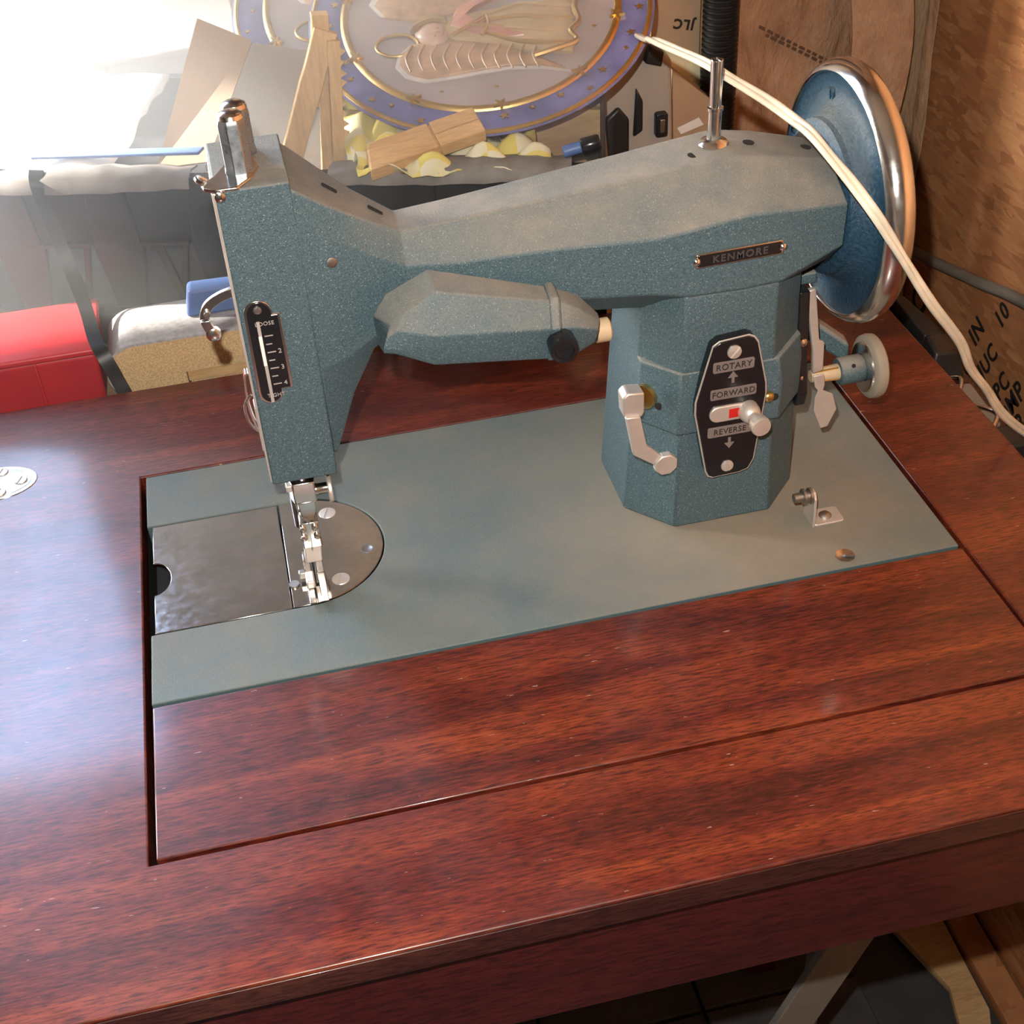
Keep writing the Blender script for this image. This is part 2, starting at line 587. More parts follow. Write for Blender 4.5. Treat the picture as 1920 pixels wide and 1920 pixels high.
# sampling portals in the two openings, so that the sky is found through them
for px0, px1 in ((-1500, -1000), (-620, -150)):
    pd = bpy.data.lights.new('portal', 'AREA')
    pd.shape = 'RECTANGLE'
    pd.size, pd.size_y = (px1 - px0) * S, 1600 * S
    pd.cycles.is_portal = True
    po_ = bpy.data.objects.new('portal', pd)
    col.objects.link(po_)
    po_.location = ((px0 + px1) / 2 * S, 0.795, 0.085)
    po_.rotation_euler = (math.radians(-90), 0, 0)

# studs of the insulated wall with paper-faced batts between them
wall_back = bpy.data.objects['wall_back']
for x0 in (405, 598):
    MB().box(x0, x0 + 34, 528, 562, FLOOR, 1500).build('stud', 'stud', wall_back, bevel=1)


def batt(x0, x1, label, seed):
    """a paper-faced batt that bulges between its studs, creased and dented"""
    rnd = random.Random(seed)
    m = MB()
    nx, nz = 18, 60
    ph = [rnd.uniform(0, 6) for _ in range(6)]
    front = []
    for j in range(nz + 1):
        z = FLOOR + (900 - FLOOR) * j / nz
        row = []
        for i in range(nx + 1):
            u = i / nx
            x = x0 + (x1 - x0) * u
            bul = 16 * math.sin(PI * u) ** 0.7
            bul += 4 * math.sin(z / 37 + ph[0] + 3 * u) * math.sin(PI * u) + 3 * math.sin(z / 19 + u * 7 + ph[1]) + 2.5 * math.sin(u * 14 + z / 61 + ph[2])
            bul += 6 * max(0, math.sin(z / 90 + u * 4 + ph[3])) ** 4
            row.append((x, 540 - bul, z))
        front.append(row)
    vs = [p for r in front for p in r] + [(p[0], 560, p[2]) for r in front for p in r]
    W, N = nx + 1, (nx + 1) * (nz + 1)
    fs = []
    for j in range(nz):
        for i in range(nx):
            a = j * W + i
            fs += [(a, a + 1, a + W + 1, a + W), (N + a, N + a + W, N + a + W + 1, N + a + 1)]
    for j in range(nz):
        a = j * W
        fs += [(a, a + W, N + a + W, N + a), (a + nx, N + a + nx, N + a + W + nx, a + W + nx)]
    for i in range(nx):
        fs += [(i, N + i, N + i + 1, i + 1), (nz * W + i, nz * W + i + 1, N + nz * W + i + 1, N + nz * W + i)]
    m.add(vs, fs)
    return tag(m.build('insulation_batt', 'kraft', org=((x0 + x1) / 2, 540, FLOOR), angle=180), label, 'insulation', 'paper faced batts in the wall')


b1 = batt(439, 598, 'brown paper-faced insulation batt between the black hose and the hand wheel', 1)
b2 = batt(632, 641.5, 'narrow strip of brown insulation paper in the wall corner', 2)
b3 = batt(346, 405, 'narrow brown insulation batt behind the plates, left of the black hose', 3)
# loose folded flap of the paper, standing off the batt
m = MB()
m.band([(566, 512, 640), (572, 502, 300), (568, 496, 150), (576, 490, 60), (566, 486, -20), (560, 494, -110)], (1, -0.25, 0), 46, 2.0, 6)
tag(m.build('paper_flap', 'kraft', org=(560, 506, -110)), 'loose crumpled kraft paper flap hanging in the corner above the hand wheel', 'paper')
# printing on the paper face: faint rows, too small to read
for k, (x, z) in enumerate(((487, 78), (493, 71))):
    mm = MB()
    rnd = random.Random(k)
    px = x
    d = Vector((0.86, 0, -0.5))
    while px < x + 62:
        L = rnd.uniform(2, 6)
        c = Vector((px, 520.4, z - (px - x) * 0.58))
        mm.band([c, c + d * L], (0.5, 0, 0.86), 2.2, 0.3)
        px += L + 1.6
    mm.build('printing', 'faintink', b1)

# grey marker-like strip lettering on the sheathing
wall_right = bpy.data.objects['wall_right']
rt, upv = (0, -1, 0), (0, 0, 1)


def stencil(txt, y, z, size, sq=1.0, ang=68):
    a = math.radians(ang)
    r = Vector((0, -math.cos(a), math.sin(a)))
    u = Vector((0, math.sin(a), math.cos(a)))
    text_mesh(txt, size, 'ink', 'lettering', wall_right, (641.6, y, z), r, u, 0.5, 1.1, sq, bold=0.02)


for a in (('IO', 492, -178, 34), ('10', 365, -118, 20), ('IN', 395, -150, 22), ('JUC', 372, -165, 20), ('C JPC', 352, -186, 20), ('COMP', 333, -188, 22),
          ('RATI', 420, -176, 12), ('SPAN', 440, -196, 11), ('EXPOSURE', 405, -214, 10), ('NER', 318, -200, 22)):
    stencil(*a)

# ------------------------------------------------------------------ the sewing table
table = thing('sewing_table', 'mahogany sewing cabinet table with the sewing machine set into its top', 'table', (100, 60, FLOOR))
TX0, TX1, TY0, TY1 = -430, 463, -155, 271
OX0, OX1, OY0, OY1 = -2.8, 398.6, -90.4, 179.2
m = MB()
xs, ys = (TX0, OX0, OX1, TX1), (TY0, OY0, OY1, TY1)
for zt in (0, -15):
    m.v += [(x, y, zt) for y in ys for x in xs]
for j in range(3):
    for i in range(3):
        if (i, j) == (1, 1):
            continue
        a = j * 4 + i
        m.f += [(a, a + 1, a + 5, a + 4), (16 + a, 16 + a + 4, 16 + a + 5, 16 + a + 1)]
for (a, b) in ((0, 1), (1, 2), (2, 3), (3, 7), (7, 11), (11, 15), (15, 14), (14, 13), (13, 12), (12, 8), (8, 4), (4, 0), (5, 6), (6, 10), (10, 9), (9, 5)):
    m.f.append((a, b, 16 + b, 16 + a))
m.build('top', 'mahogany', table, bevel=0.9, seg=3)
# the dark, knocked edge moulding along the front and right side
MB().prism([(-155.6, -1.6), (-155.6, -14), (-152, -16), (-146, -16), (-146, -15.2), (-154.9, -15.2), (-154.9, -1.6)], 'x', TX0, TX1 + 0.6).build('edge_moulding', 'edgewood', table, bevel=0.3)
MB().box(TX1 - 0.1, TX1 + 0.7, TY0, TY1, -15, -1.6).build('edge_moulding', 'edgewood', table)
MB().box(TX0 + 14, TX1 - 8, -146, -130, -84, -15.2).build('apron', 'apron', table, bevel=0.8)
MB().box(TX0 + 14, TX1 - 8, 252, 262, -84, -15.2).build('apron', 'apron', table, bevel=0.8)
for x0 in (TX0 + 14, TX1 - 22):
    MB().box(x0, x0 + 14, -130, 252, -84, -15.2).build('apron', 'apron', table, bevel=0.8)
MB().box(OX0 - 4, OX1 + 4, OY0 - 4, OY1 + 4, -86, -82).build('well_bottom', 'dark', table)
for p in ((OX0 - 4, OX0 - 1, OY0, OY1), (OX1 + 1, OX1 + 4, OY0, OY1), (OX0 - 4, OX1 + 4, OY0 - 4, OY0 - 1), (OX0 - 4, OX1 + 4, OY1 + 1, OY1 + 4)):
    MB().box(p[0], p[1], p[2], p[3], -82, -15).build('well_side', 'dark', table)
MB().box(0.3, 397.0, -88.2, -1.6, -14, -0.25).build('front_flap', 'mahogany', table, bevel=0.8, seg=3)
for x0, y0 in ((TX0 + 20, -128), (TX1 - 54, 214), (TX0 + 20, 214)):
    MB().prism([(x0, y0), (x0 + 30, y0), (x0 + 30, y0 + 30), (x0, y0 + 30)], 'z', FLOOR, -15.2).build('leg', 'apron', table, bevel=2)
MB().prism([(449, -84), (482, -84), (246, FLOOR), (213, FLOOR)], 'y', -2, 4).build('brace', 'greymetal', table, bevel=0.6)
MB().prism([(400, -84), (412, -84), (412, FLOOR), (400, FLOOR)], 'y', 84, 96).build('brace', 'greymetal', table, bevel=0.6)
# recessed lid hinge
hp = MB().prism(arc(-84, 196.5, 24.5, 0, 360, 40, 16)[:-1], 'z', -1.5, 0.35).build('hinge_plate', 'mirror', table, bevel=0.4, seg=2)
MB().prism(arc(-84, 196.5, 21.5, 0, 360, 40, 13.4)[:-1], 'z', 0.3, 0.55).build('hinge_inset', 'steel', hp, bevel=0.2)
for sx, sy in ((-68.5, 195.5), (-79.5, 206.5), (-79.5, 187), (-97, 197)):
    slotted_screw(hp, (sx, sy, 0.5), (0, 0, 1), 3.6, 0.9, 'satin')

# ------------------------------------------------------------------ the sewing machine
mach = thing('sewing_machine', 'blue faceted sewing machine with chrome-rimmed hand wheel, lowered foot and dusty arm', 'sewing machine', (200, 90, -14))
bed_poly = [(0, 0), (396, 0), (396, 178), (0, 178), (0, 132.4), (77.5, 132.4)] + arc(77.5, 89.6, 42.8, 89, -89, 32) + [(77.5, 46.8), (0.6, 46.8)]
MB().prism(bed_poly, 'z', -14, 0).build('bed', 'bed', mach, bevel=0.7, seg=2)
MB().box(2, 110, 50, 129, -60, -12).build('hook_well', 'dark', mach)
slide = [(2.6, 47.4), (68.9, 47.4), (68.9, 131.8), (2.6, 131.8)] + arc(2.6, 88.6, 8.6, 90, -90, 14, 12.5)
MB().prism(slide, 'z', -2.4, -0.25).build('slide_plate', 'mirror', mach, bevel=0.45, seg=3)
needle_plate = MB().prism([(69.5, 47.4), (77.5, 47.4)] + arc(77.5, 89.6, 42.2, -90, 90, 40) + [(69.5, 131.8)], 'z', -2.4, -0.05).build('needle_plate', 'mirror', mach, bevel=0.4, seg=3)
for c in ((94.6, 62.1), (94.2, 117.0)):
    slotted_screw(needle_plate, (c[0], c[1], -0.3), (0, 0, 1), 4.6, 0.75, 'satin')
MB().lathe([(3.6, -0.2), (3.6, 0.06), (2.6, 0.12), (2.4, 0.02)], (110.6, 82, 0), (0, 0, 1), 24).build('locating_hole', 'steel', needle_plate)
MB().box(78.2, 84.2, 60, 88, -0.2, 0.08).build('feed_slot', 'dark', needle_plate)
for k in range(3):
    MB().box(78.6 + k * 2, 79.8 + k * 2, 62, 84, 0.0, 0.5).build('feed_dog', 'steel', needle_plate)
MB().prism(arc(71.5, 64, 2.6, 0, 360, 14)[:-1], 'z', -0.1, 1.0).build('plate_stud', 'steel', needle_plate)

# pillar
oct0 = [(266, 53), (317, 53), (337.4, 74.5), (337.4, 119), (317, 142), (266, 142), (245.5, 119), (245.5, 76)]
oct1 = [(268.6, 53.2), (312.5, 53.2), (333.4, 74.5), (333.4, 119), (313, 140), (269, 140), (253.6, 119), (253.6, 75)]
MB().loft([[(x, y, 0) for x, y in oct0], [(x, y, 112) for x, y in oct1], [(x, max(y, 54.0), 132) for x, y in oct1], [(x, max(y, 62.0), 146) for x, y in oct1]]).build('pillar', 'enamel', mach, bevel=1.1, seg=2)
belt0 = [(251.0, 68.6), (265.5, 50.8), (317.2, 50.8), (335.2, 69.6), (335.6, 84), (250.5, 84)]
belt1 = [(252.0, 70), (266.6, 52.9), (315.5, 52.8), (334.0, 71), (334, 84), (252.6, 84)]
MB().loft([[(x, y, 59) for x, y in belt0], [(x, y, 80) for x, y in belt0], [(x, y, 93) for x, y in belt1]]).build('pillar_boss', 'enamel', mach, bevel=0.9, seg=2)
for c in ((258.4, 59.3, 72.5), (314.0, 50.9, 72.2)):
    MB().lathe([(1.9, 0), (2.1, 0.2), (1.4, 0.4)], c, (-0.6 if c[0] < 300 else 0, -1, 0), 14).build('oil_hole', 'dark', mach)
MB().lathe([(3.0, 0), (3.0, 1.4), (2.1, 2.6), (0.6, 3.1)], (310.4, 50.8, 73.4), (0, -1, 0), 18).build('boss_screw', 'brass', mach)

# arm, one faceted casting from the head to the wheel
# ring order: top-front, upper-front edge, lower-front edge, bottom-front, bottom-back, lower-back, upper-back, top-back
ST = [
    (99, [(65.4, 208), (65, 190), (65.4, 119), (80, 62.5), (112, 62.5), (116.5, 119), (117, 190), (116.6, 208)]),
    (104, [(66.2, 204.6), (65.8, 188.5), (66.2, 119.2), (80, 64), (111.5, 64), (116, 119.5), (116.2, 188.5), (115.6, 204.6)]),
    (116, [(71, 194.5), (67, 181), (67.8, 123.0), (80, 95.5), (110, 95.5), (115, 124), (114.5, 181), (110.5, 195)]),
    (128, [(75.5, 185.4), (69.2, 171.5), (70.2, 129.2), (80, 117.5), (108.5, 117.5), (113, 130), (112.6, 171.5), (106, 185.4)]),
    (146, [(80.6, 173.6), (73.0, 159.6), (73.5, 137), (82, 126), (106, 126), (110.5, 138), (110.5, 160), (101.2, 173.8)]),
    (170, [(80.4, 175.0), (70.2, 158.9), (71.5, 137), (82, 124.5), (108, 124.5), (113, 138), (113, 159), (102, 175.4)]),
    (204, [(79.6, 178.2), (64.4, 161.6), (65.2, 136.8), (79, 122.5), (112, 122.5), (119, 137), (119, 161.5), (103, 178.6)]),
    (254, [(77.6, 183.0), (56.0, 163.4), (56.6, 135.5), (74, 119.5), (120, 119.5), (130, 136), (130, 163), (104.6, 183.6)]),
    (270, [(77.2, 184.8), (54.2, 165.6), (53.4, 133.4), (72, 119.2), (121, 119.2), (132, 135), (132, 165), (105, 185.4)]),
    (296, [(76.4, 187.4), (54.0, 169.0), (53.2, 133.0), (70, 119), (124, 119), (136, 134), (136, 169), (105.6, 188)]),
    (314, [(77.0, 184.6), (53.8, 168.4), (53.2, 134.0), (70, 120), (124, 121), (136, 136), (136, 168), (105.4, 185)]),
    (345, [(80.4, 177.2), (57.6, 165.0), (58.4, 144.4), (70, 132.5), (122, 132.5), (132, 146), (132, 165), (103.4, 177.4)]),
]
arm = MB().loft([[(x, y, z) for y, z in r] for x, r in ST]).build('arm', 'enamel', mach, bevel=0.9, seg=2)
for q in ((281.0, 85.6, 186.0), (308.6, 90, 186.3), (337, 91, 179.4)):
    MB().lathe([(2.6, -0.3), (2.7, 0.1), (1.9, 0.16)], q, (0.12, 0, 1), 16).build('oil_hole', 'dark', arm)
for q in ((118.8, 91, 193.2), (137.2, 91, 179.9)):
    MB().box(q[0] - 3.6, q[0] + 3.6, q[1] - 1.1, q[1] + 1.1, -0.4, 0.4).build('cover_slot', 'dark', arm, xf=Matrix.Translation((q[0], 0, q[2])) @ Matrix.Rotation(0.66, 4, 'Y') @ Matrix.Translation((-q[0], 0, 0)))
MB().lathe([(2.3, 0), (2.3, 0.9), (1.4, 1.1)], (113.8, 66.6, 171.0), (0.15, -1, 0.1), 16).build('arm_screw', 'steel', arm)

# head with its flat front cover
head = MB().loft([[(71.0, 65, 62), (101.8, 65, 62), (101.8, 116.5, 62), (71.0, 116.5, 62)], [(71.6, 65, 210), (101.8, 65, 210), (101.8, 117, 210), (70.4, 117, 210)]]).build('head', 'enamel', mach, bevel=0.8, seg=2)
MB().box(70.2, 71.6, 66, 116, 63, 209).build('face_cover', 'satin', head, bevel=0.3)
MB().box(73.5, 99.5, 67.5, 114, 60.6, 62.4).build('head_opening', 'dark', head)
# tension window on the head
gpoly = arc(79.4, 153.6, 6.1, 180, 0, 12) + [(85.5, 152.6), (88.6, 152.6), (88.8, 114.6), (83.8, 114.6)] + arc(78.3, 113.4, 5.5, 0, -180, 12)
gauge = MB().prism(gpoly, 'y', 63.6, 65.2).build('tension_gauge', 'chrome', mach, bevel=0.3)
cx, cz = 80.8, 133.5
inner = [(cx + (x - cx) * 0.84, cz + (z - cz) * 0.965) for x, z in gpoly]
MB().prism(inner, 'y', 63.3, 63.8).build('gauge_face', 'blackgloss', gauge)
MB().box(77.9, 79.3, 108.8, 150, 62.9 - 62.9, 0.4).build('gauge_slot', 'silverprint', gauge, xf=Matrix(((1, 0, 0, 0), (0, 0, -1, 63.32), (0, 1, 0, 0), (0, 0, 0, 1))))
MB().box(77.7, 79.3, 128, 143, 0.3, 1.0).build('pointer', 'whitepointer', gauge, bevel=0.3, xf=Matrix(((1, 0, 0, 0), (0, 0, -1, 63.32), (0, 1, 0, 0), (0, 0, 0, 1))))
for k in range(7):
    z = 142.5 - k * 4.1
    MB().box(80.3, 83.0 if k % 2 else 84.0, 63.05, 63.35, z - 0.22, z + 0.22).build('scale_tick', 'silverprint', gauge)
for txt, x, z, s in (('LOOSE', 81.3, 148.6, 2.6), ('2', 85.7, 134.3, 3.2), ('3', 85.7, 126.1, 3.2), ('4', 85.7, 117.9, 3.2), ('TIGHT', 80.6, 112.2, 2.6)):
    text_mesh(txt, s, 'silverprint', 'lettering', gauge, (x, 63.2, z), (1, 0, 0), (0, 0, 1), 0.3, 1.05)
slotted_screw(gauge, (79.4, 63.3, 155.6), (0, -1, 0), 1.9, 0.8, 'steel')

# thread posts and their chrome base on top of the head
flange = [(66.4, 72), (67.4, 67.5), (72, 64.4), (81, 64.0), (87.5, 72.5), (91.2, 83.5), (90, 93), (84, 96), (77.6, 90), (72, 78)]
tp = MB().prism(flange, 'z', 209.6, 211.4).build('thread_guide_plate', 'chrome', mach, bevel=0.6)
for (px, py, h) in ((83.2, 81.5, 24.5), (85.2, 101, 21)):
    post = MB()
    rings = []
    for z, r in ((210, 6.6), (211.5, 6.6), (212.5, 6.2), (210 + h - 3, 6.2), (210 + h - 0.9, 5.4)):
        rings.append([(px + r * math.cos(PI / 4 * k + 0.4), py + r * math.sin(PI / 4 * k + 0.4), z) for k in range(8)])
    post.loft(rings)
    po = post.build('thread_post', 'bluesteel', mach, bevel=0.3)
    MB().lathe([(5.6, 0), (5.0, 1.6), (3.2, 2.6), (0.4, 3.0)], (px, py, 210 + h - 1), (0, 0, 1), 20).build('post_cap', 'chrome', po)
MB().tube([(67.6, 66.5, 213.5), (65.6, 69, 214.5), (66.2, 73, 214), (69, 74, 211.5)], 1.0, 8, 4).build('thread_hook', 'chrome', tp)
MB().lathe([(2.2, 0), (2.2, 1.8), (1.2, 2.4)], (73.5, 64.4, 208.6), (0, -1, 0), 14).build('guide_screw', 'chrome', tp)

# take-up lever, thread check spring and guard on the left end
m = MB()
m.band([(71.5, 80, 157.5), (66, 80, 156.2), (60.5, 80, 153.6), (57.2, 80, 150), (56.2, 80, 145.4), (57.4, 80, 140.6), (58.4, 80, 138.4)], (0, 0, 1), 4.2, 2.4, 5)
tk = m.build('take_up_lever', 'chrome', mach, bevel=0.5)
MB().lathe([(3.3, 0), (3.3, 2.4), (2.2, 3.2)], (58.5, 81.4, 138.2), (0, -1, 0), 18).build('lever_eye', 'chrome', tk)
MB().lathe([(1.5, 0), (1.5, 1.6)], (57.6, 78.8, 149.2), (0, -1, 0), 12).build('lever_pin', 'steel', tk)
m = MB()
m.band([(70.4, 72, 121), (68.4, 72, 120.4), (67.6, 72, 113), (67.4, 72, 107), (67.8, 72, 100), (69.2, 72, 92), (70.6, 72, 88)], (0, 1, 0), 5, 0.9, 4)
tg = m.build('thread_guard', 'chrome', mach)
MB().tube([(69.6, 70, 110), (66.0, 70, 106), (65.6, 70, 99), (67.2, 70, 93.5), (69.9, 70, 89.5)], 0.6, 8, 5).build('check_spring', 'chrome', tg)
MB().box(69.6, 70.6, 68, 76, 80, 104).build('guard_strip', 'satin', tg, bevel=0.3)

# needle bar, clamp, presser foot
MB().cyl((80.5, 86, 20), (80.5, 86, 64), 3.4).build('presser_bar', 'chrome', mach)
nb = MB().cyl((84.6, 74.5, 33), (84.6, 74.5, 64), 3.1).build('needle_bar', 'chrome', mach)
MB().prism([(79.5, 69), (90, 69), (91, 75), (88, 80), (80, 80), (77.5, 75)], 'z', 45, 57).build('needle_clamp', 'chrome', nb, bevel=0.6)
MB().box(76.5, 80.5, 70.5, 75, 52, 55.5).build('clamp_lug', 'satin', nb, bevel=0.5)
MB().lathe([(2.9, 0), (3.1, 1.2), (2.8, 2), (2.8, 7)], (89.5, 72, 50.2), (1, 0, 0), 18).build('clamp_screw', 'chrome', nb)
MB().lathe([(6.4, 0), (6.8, 0.5), (6.8, 1.7), (6.2, 2.2)], (96, 72, 49.4), (1, 0, 0), 26).build('thumb_disc', 'satin', nb)
m = MB()
m.loft([[(80.6, 68.5, 46), (89.4, 68.5, 46), (90.4, 79, 46), (79.6, 79, 46)], [(81.2, 69, 38), (88.6, 69, 38), (89, 77.5, 38), (80.8, 77.5, 38)], [(82.4, 70.5, 33), (87, 70.5, 33), (87, 76, 33), (82.4, 76, 33)]])
m.build('clamp_taper', 'chrome', nb, bevel=0.6)
MB().cyl((84.2, 72.4, 33.4), (83.0, 71.6, -0.5), 0.85, 10, 0.35).build('needle', 'steel', nb)
foot = MB().prism([(79.4, 71.5), (88.8, 71.5), (88.8, 82), (79.4, 82)], 'z', 15, 31).build('presser_foot', 'chrome', mach, bevel=0.7)
for c in ((80.8, 71.4, 28), (86.6, 71.4, 28), (80.6, 71.4, 22.5), (87.0, 71.4, 22.5)):
    MB().lathe([(1.7, 0), (1.7, 0.9), (0.9, 1.5)], c, (0, -1, 0), 12).build('foot_screw', 'chrome', foot)
MB().loft([[(79.8, 72, 16), (88.2, 72, 16), (88.2, 81, 16), (79.8, 81, 16)], [(79.0, 70, 7), (87.4, 70, 7), (87.4, 79, 7), (79.0, 79, 7)]]).build('foot_shank', 'satin', foot, bevel=0.6)
for x0, x1 in ((77.8, 81.0), (83.6, 87.2)):
    MB().prism([(79, 0.7), (50, 0.7), (43.5, 3.6), (42.8, 4.6), (50, 3.0), (66, 3.2), (72, 8.2), (79, 8.2)], 'x', x0, x1).build('toe', 'chrome', foot, bevel=0.3)
MB().box(74.6, 78.2, 64.5, 68.0, 2.2, 6.0).build('foot_stop', 'steel', foot, bevel=0.5)
MB().box(77.6, 82, 55, 64, 3.0, 7.5).build('seam_guide', 'satin', foot, bevel=0.8)

# work lamp in front of the arm
LR = [
    [(127.4, 60, 146), (133.6, 47, 147.6), (130.8, 43.4, 144), (128.6, 42.2, 139.4), (128.8, 43, 136.6), (128.6, 62, 130)],
    [(134.2, 60, 156), (138.6, 46.2, 151.6), (135.8, 42.2, 147), (133.8, 41.8, 138.4), (134, 43, 135.2), (136, 64, 126)],
    [(153.2, 60, 164.4), (153.8, 45, 161.2), (151.0, 38, 143.6), (150.4, 41.8, 130), (150.2, 43, 126.6), (152.4, 66, 118)],
    [(204.6, 59.5, 147.4), (203.8, 46.5, 147.2), (202.2, 38, 137.6), (201.2, 41.8, 123.4), (201.0, 43, 120), (205.0, 66, 112)],
]
lamp = MB().loft(LR).build('work_lamp', 'enamel', mach, bevel=0.7)


def grow(r, k, dx=0):
    c = Vector((0, 0, 0))
    for p in r:
        c += Vector(p)
    c /= len(r)
    return [(p[0] + dx, c.y + (p[1] - c.y) * k, c.z + (p[2] - c.z) * k) for p in r]


last = LR[-1]
MB().loft([grow(last, 1.02, -0.4), grow(last, 1.07, 0.6), grow(last, 1.07, 3.4), grow(last, 0.98, 4.6)]).build('lamp_collar', 'enamel', lamp, bevel=0.4)
MB().loft([grow(last, 0.93, 4), [(219.4, 60, 140.4), (216.6, 47.5, 140.4), (214.4, 39.4, 135.6), (213.8, 42, 122.6), (213.8, 44, 119.4), (217.4, 65, 110)],
           [(229.0, 60, 128.6), (227.2, 50, 130.8), (224.4, 42.6, 131), (223.4, 44.4, 125), (223.8, 46, 122.8), (227.6, 63, 113)]]).build('lamp_cap', 'enamel', lamp, bevel=0.7)
MB().lathe([(4.6, 0), (6.4, 1.2), (6.6, 6.5), (6.2, 9.6), (4.4, 9.9), (4.0, 8.9), (1.8, 8.6)], (206.2, 40.4, 130.4), (-0.05, -1, 0.02), 26).build('switch_knob', 'blackgloss', lamp)
MB().lathe([(5.6, 0), (5.6, 6.2), (4.6, 7.0)], (226.8, 58, 121.0), (1, 0, 0), 20).build('lamp_socket', 'tan', lamp)

# spool pin
sp = MB().lathe([(6.8, 0), (7.0, 0.8), (6.0, 2.2), (3.4, 3.0), (3.0, 3.2)], (292.6, 92, 186.6), (0, 0, 1), 28).build('spool_pin', 'chrome', mach)
MB().lathe([(3.2, 0), (3.2, 13.4), (3.7, 13.8), (3.7, 15.2), (2.9, 15.6)], (292.6, 92, 189), (0.01, 0, 1), 22).build('pin_lower', 'chrome', sp)
for s in (-1, 1):
    m = MB()
    m.prism([(292.8 + s * (0.35 + 2.4 * math.sin(PI * k / 8)), 92 + 2.8 * math.cos(PI * k / 8)) for k in range(9)], 'z', 203.5, 225.6)
    m.build('pin_fork', 'chrome', sp, bevel=0.3)

# name plate
PL = Vector((312.0, 52.8, 152.2)) - Vector((272.6, 52.8, 151.4))
pr = PL.normalized()
pu = Vector((0, 0, 1))
pc = Vector((292.2, 52.4, 151.9))
fx = Matrix(((pr.x, 0, 0, pc.x), (0, 1, 0, pc.y), (pr.z, 0, 1, pc.z), (0, 0, 0, 1)))
npl = MB().prism(rrect(-20.6, 20.6, -3.4, 3.4, 1.2), 'y', -0.9, 1.4).build('name_plate', 'chrome', mach, bevel=0.25, xf=fx)
MB().prism(rrect(-19.6, 19.6, -2.8, 2.8, 0.9), 'y', -1.15, -0.8).build('plate_face', 'blackgloss', npl, xf=fx)
text_mesh('KENMORE', 4.9, 'dimprint', 'lettering', npl, pc + Vector((0, -1.2, 0)), pr, pu, 0.5, 1.22, 1.0, bold=0.025)
for s in (-1, 1):
    MB().lathe([(1.9, 0), (1.8, 0.9), (1.0, 1.7), (0.2, 1.9)], pc + pr * (20.2 * s) + Vector((0, -0.6, 0)), (0, -1, 0), 16).build('rivet', 'chrome', npl)

# stitch regulator plate on the pillar
rp = [(280, 108.6), (283.2, 110.8), (297.4, 112.0), (300.2, 110.6), (302.2, 107.6), (307.6, 84), (308.0, 78), (304.0, 40), (301.4, 34.6), (297, 33.2), (283, 32.6), (280.6, 33.8), (279.2, 37), (272.6, 72), (272.6, 79)]
rpl = MB().prism(rp, 'y', 47.9, 54.0).build('regulator_plate', 'blackgloss', mach, bevel=0.5)
rout = [(290.2 + (x - 290.2) * 1.02, 72.4 + (z - 72.4) * 1.008) for x, z in rp]
MB().prism(rout, 'y', 47.5, 48.0).build('bright_edge', 'satin', rpl, bevel=0.15)
rin = [(290.2 + (x - 290.2) * 0.972, 72.4 + (z - 72.4) * 0.99) for x, z in rp]
MB().prism(rin, 'y', 46.9, 48.0).build('plate_face', 'blackgloss', rpl, bevel=0.5)
for txt, x, z, w, sz in (('ROTARY', 290.4, 97.2, 20.4, 4.7), ('FORWARD', 291.0, 82.1, 23.0, 4.5), ('REVERSE', 290.2, 60.4, 22.4, 4.5)):
    MB().prism(rrect(x - w / 2, x + w / 2, z - 2.9, z + 2.9, 1.0), 'y', 46.3, 47.2).build('legend_tag', 'tag', rpl, bevel=0.2)
    text_mesh(txt, sz, 'ink', 'lettering', rpl, (x, 46.2, z), (1, 0, 0), (0, 0, 1), 0.3, 1.08, 0.92)
for z, s in ((90.6, 1), (53.0, -1)):
    MB().prism([(290.4 - 0.7, z - 3 * s), (290.4 + 0.7, z - 3 * s), (290.4 + 0.7, z), (290.4 + 2.5, z), (290.4, z + 3.4 * s), (290.4 - 2.5, z), (290.4 - 0.7, z)], 'y', 46.5, 47.2).build('arrow', 'tag', rpl)
MB().prism(rrect(279.4, 303.2, 66.6, 75.4, 4.3, 8), 'y', 45.6, 47.4).build('slot_plate', 'satin', rpl, bevel=0.5)
MB().box(289.0, 294.4, 45.3, 45.7, 68.4, 73.4).build('red_mark', 'red', rpl)
slotted_screw(rpl, (290.3, 46.9, 104.6), (0, -1, 0), 3.5, 1.3, 'satin', ang=0.1)
slotted_screw(rpl, (290.0, 46.9, 39.0), (0, -1, 0), 3.2, 1.2, 'satin', ang=0.9)
MB().lathe([(5.4, 0), (5.2, 3.5), (4.2, 6.5), (3.0, 7.4), (2.9, 10.4), (4.7, 12.2), (5.0, 15.8), (4.5, 16.8), (0.2, 17.0)], (298.6, 46.6, 70.6), (0.06, -1, 0.02), 26).build('stitch_knob', 'satin', rpl)

# presser lifter on the left of the pillar
lv = MB().prism([(238.6, 74.6), (247.4, 73.4), (248.8, 76), (248.6, 87), (240.6, 88), (238, 85.6)], 'y', 51.5, 60.5).build('drop_lever', 'satin', mach, bevel=0.8)
MB().lathe([(6.2, 0), (6.2, 2.6)], (249.8, 57.5, 80.4), (0.8, 0.6, 0), 20).build('lever_bush', 'brass', lv)
MB().prism([(238.8, 75.6), (246.2, 75.2), (249.6, 57.4), (257.4, 49.4), (254.4, 44.0), (242.8, 53.0)], 'y', 49.6, 52.6).build('lever_arm', 'satin', lv, bevel=0.7)
MB().prism([(259.2 + 6.2 * math.cos(PI / 4 * k + 0.39), 44.6 + 6.2 * math.sin(PI / 4 * k + 0.39)) for k in range(8)], 'y', 48.2, 52.4).build('lever_pad', 'satin', lv, bevel=0.7)

# hand wheel
WC = (0, 97.0, 150.0)


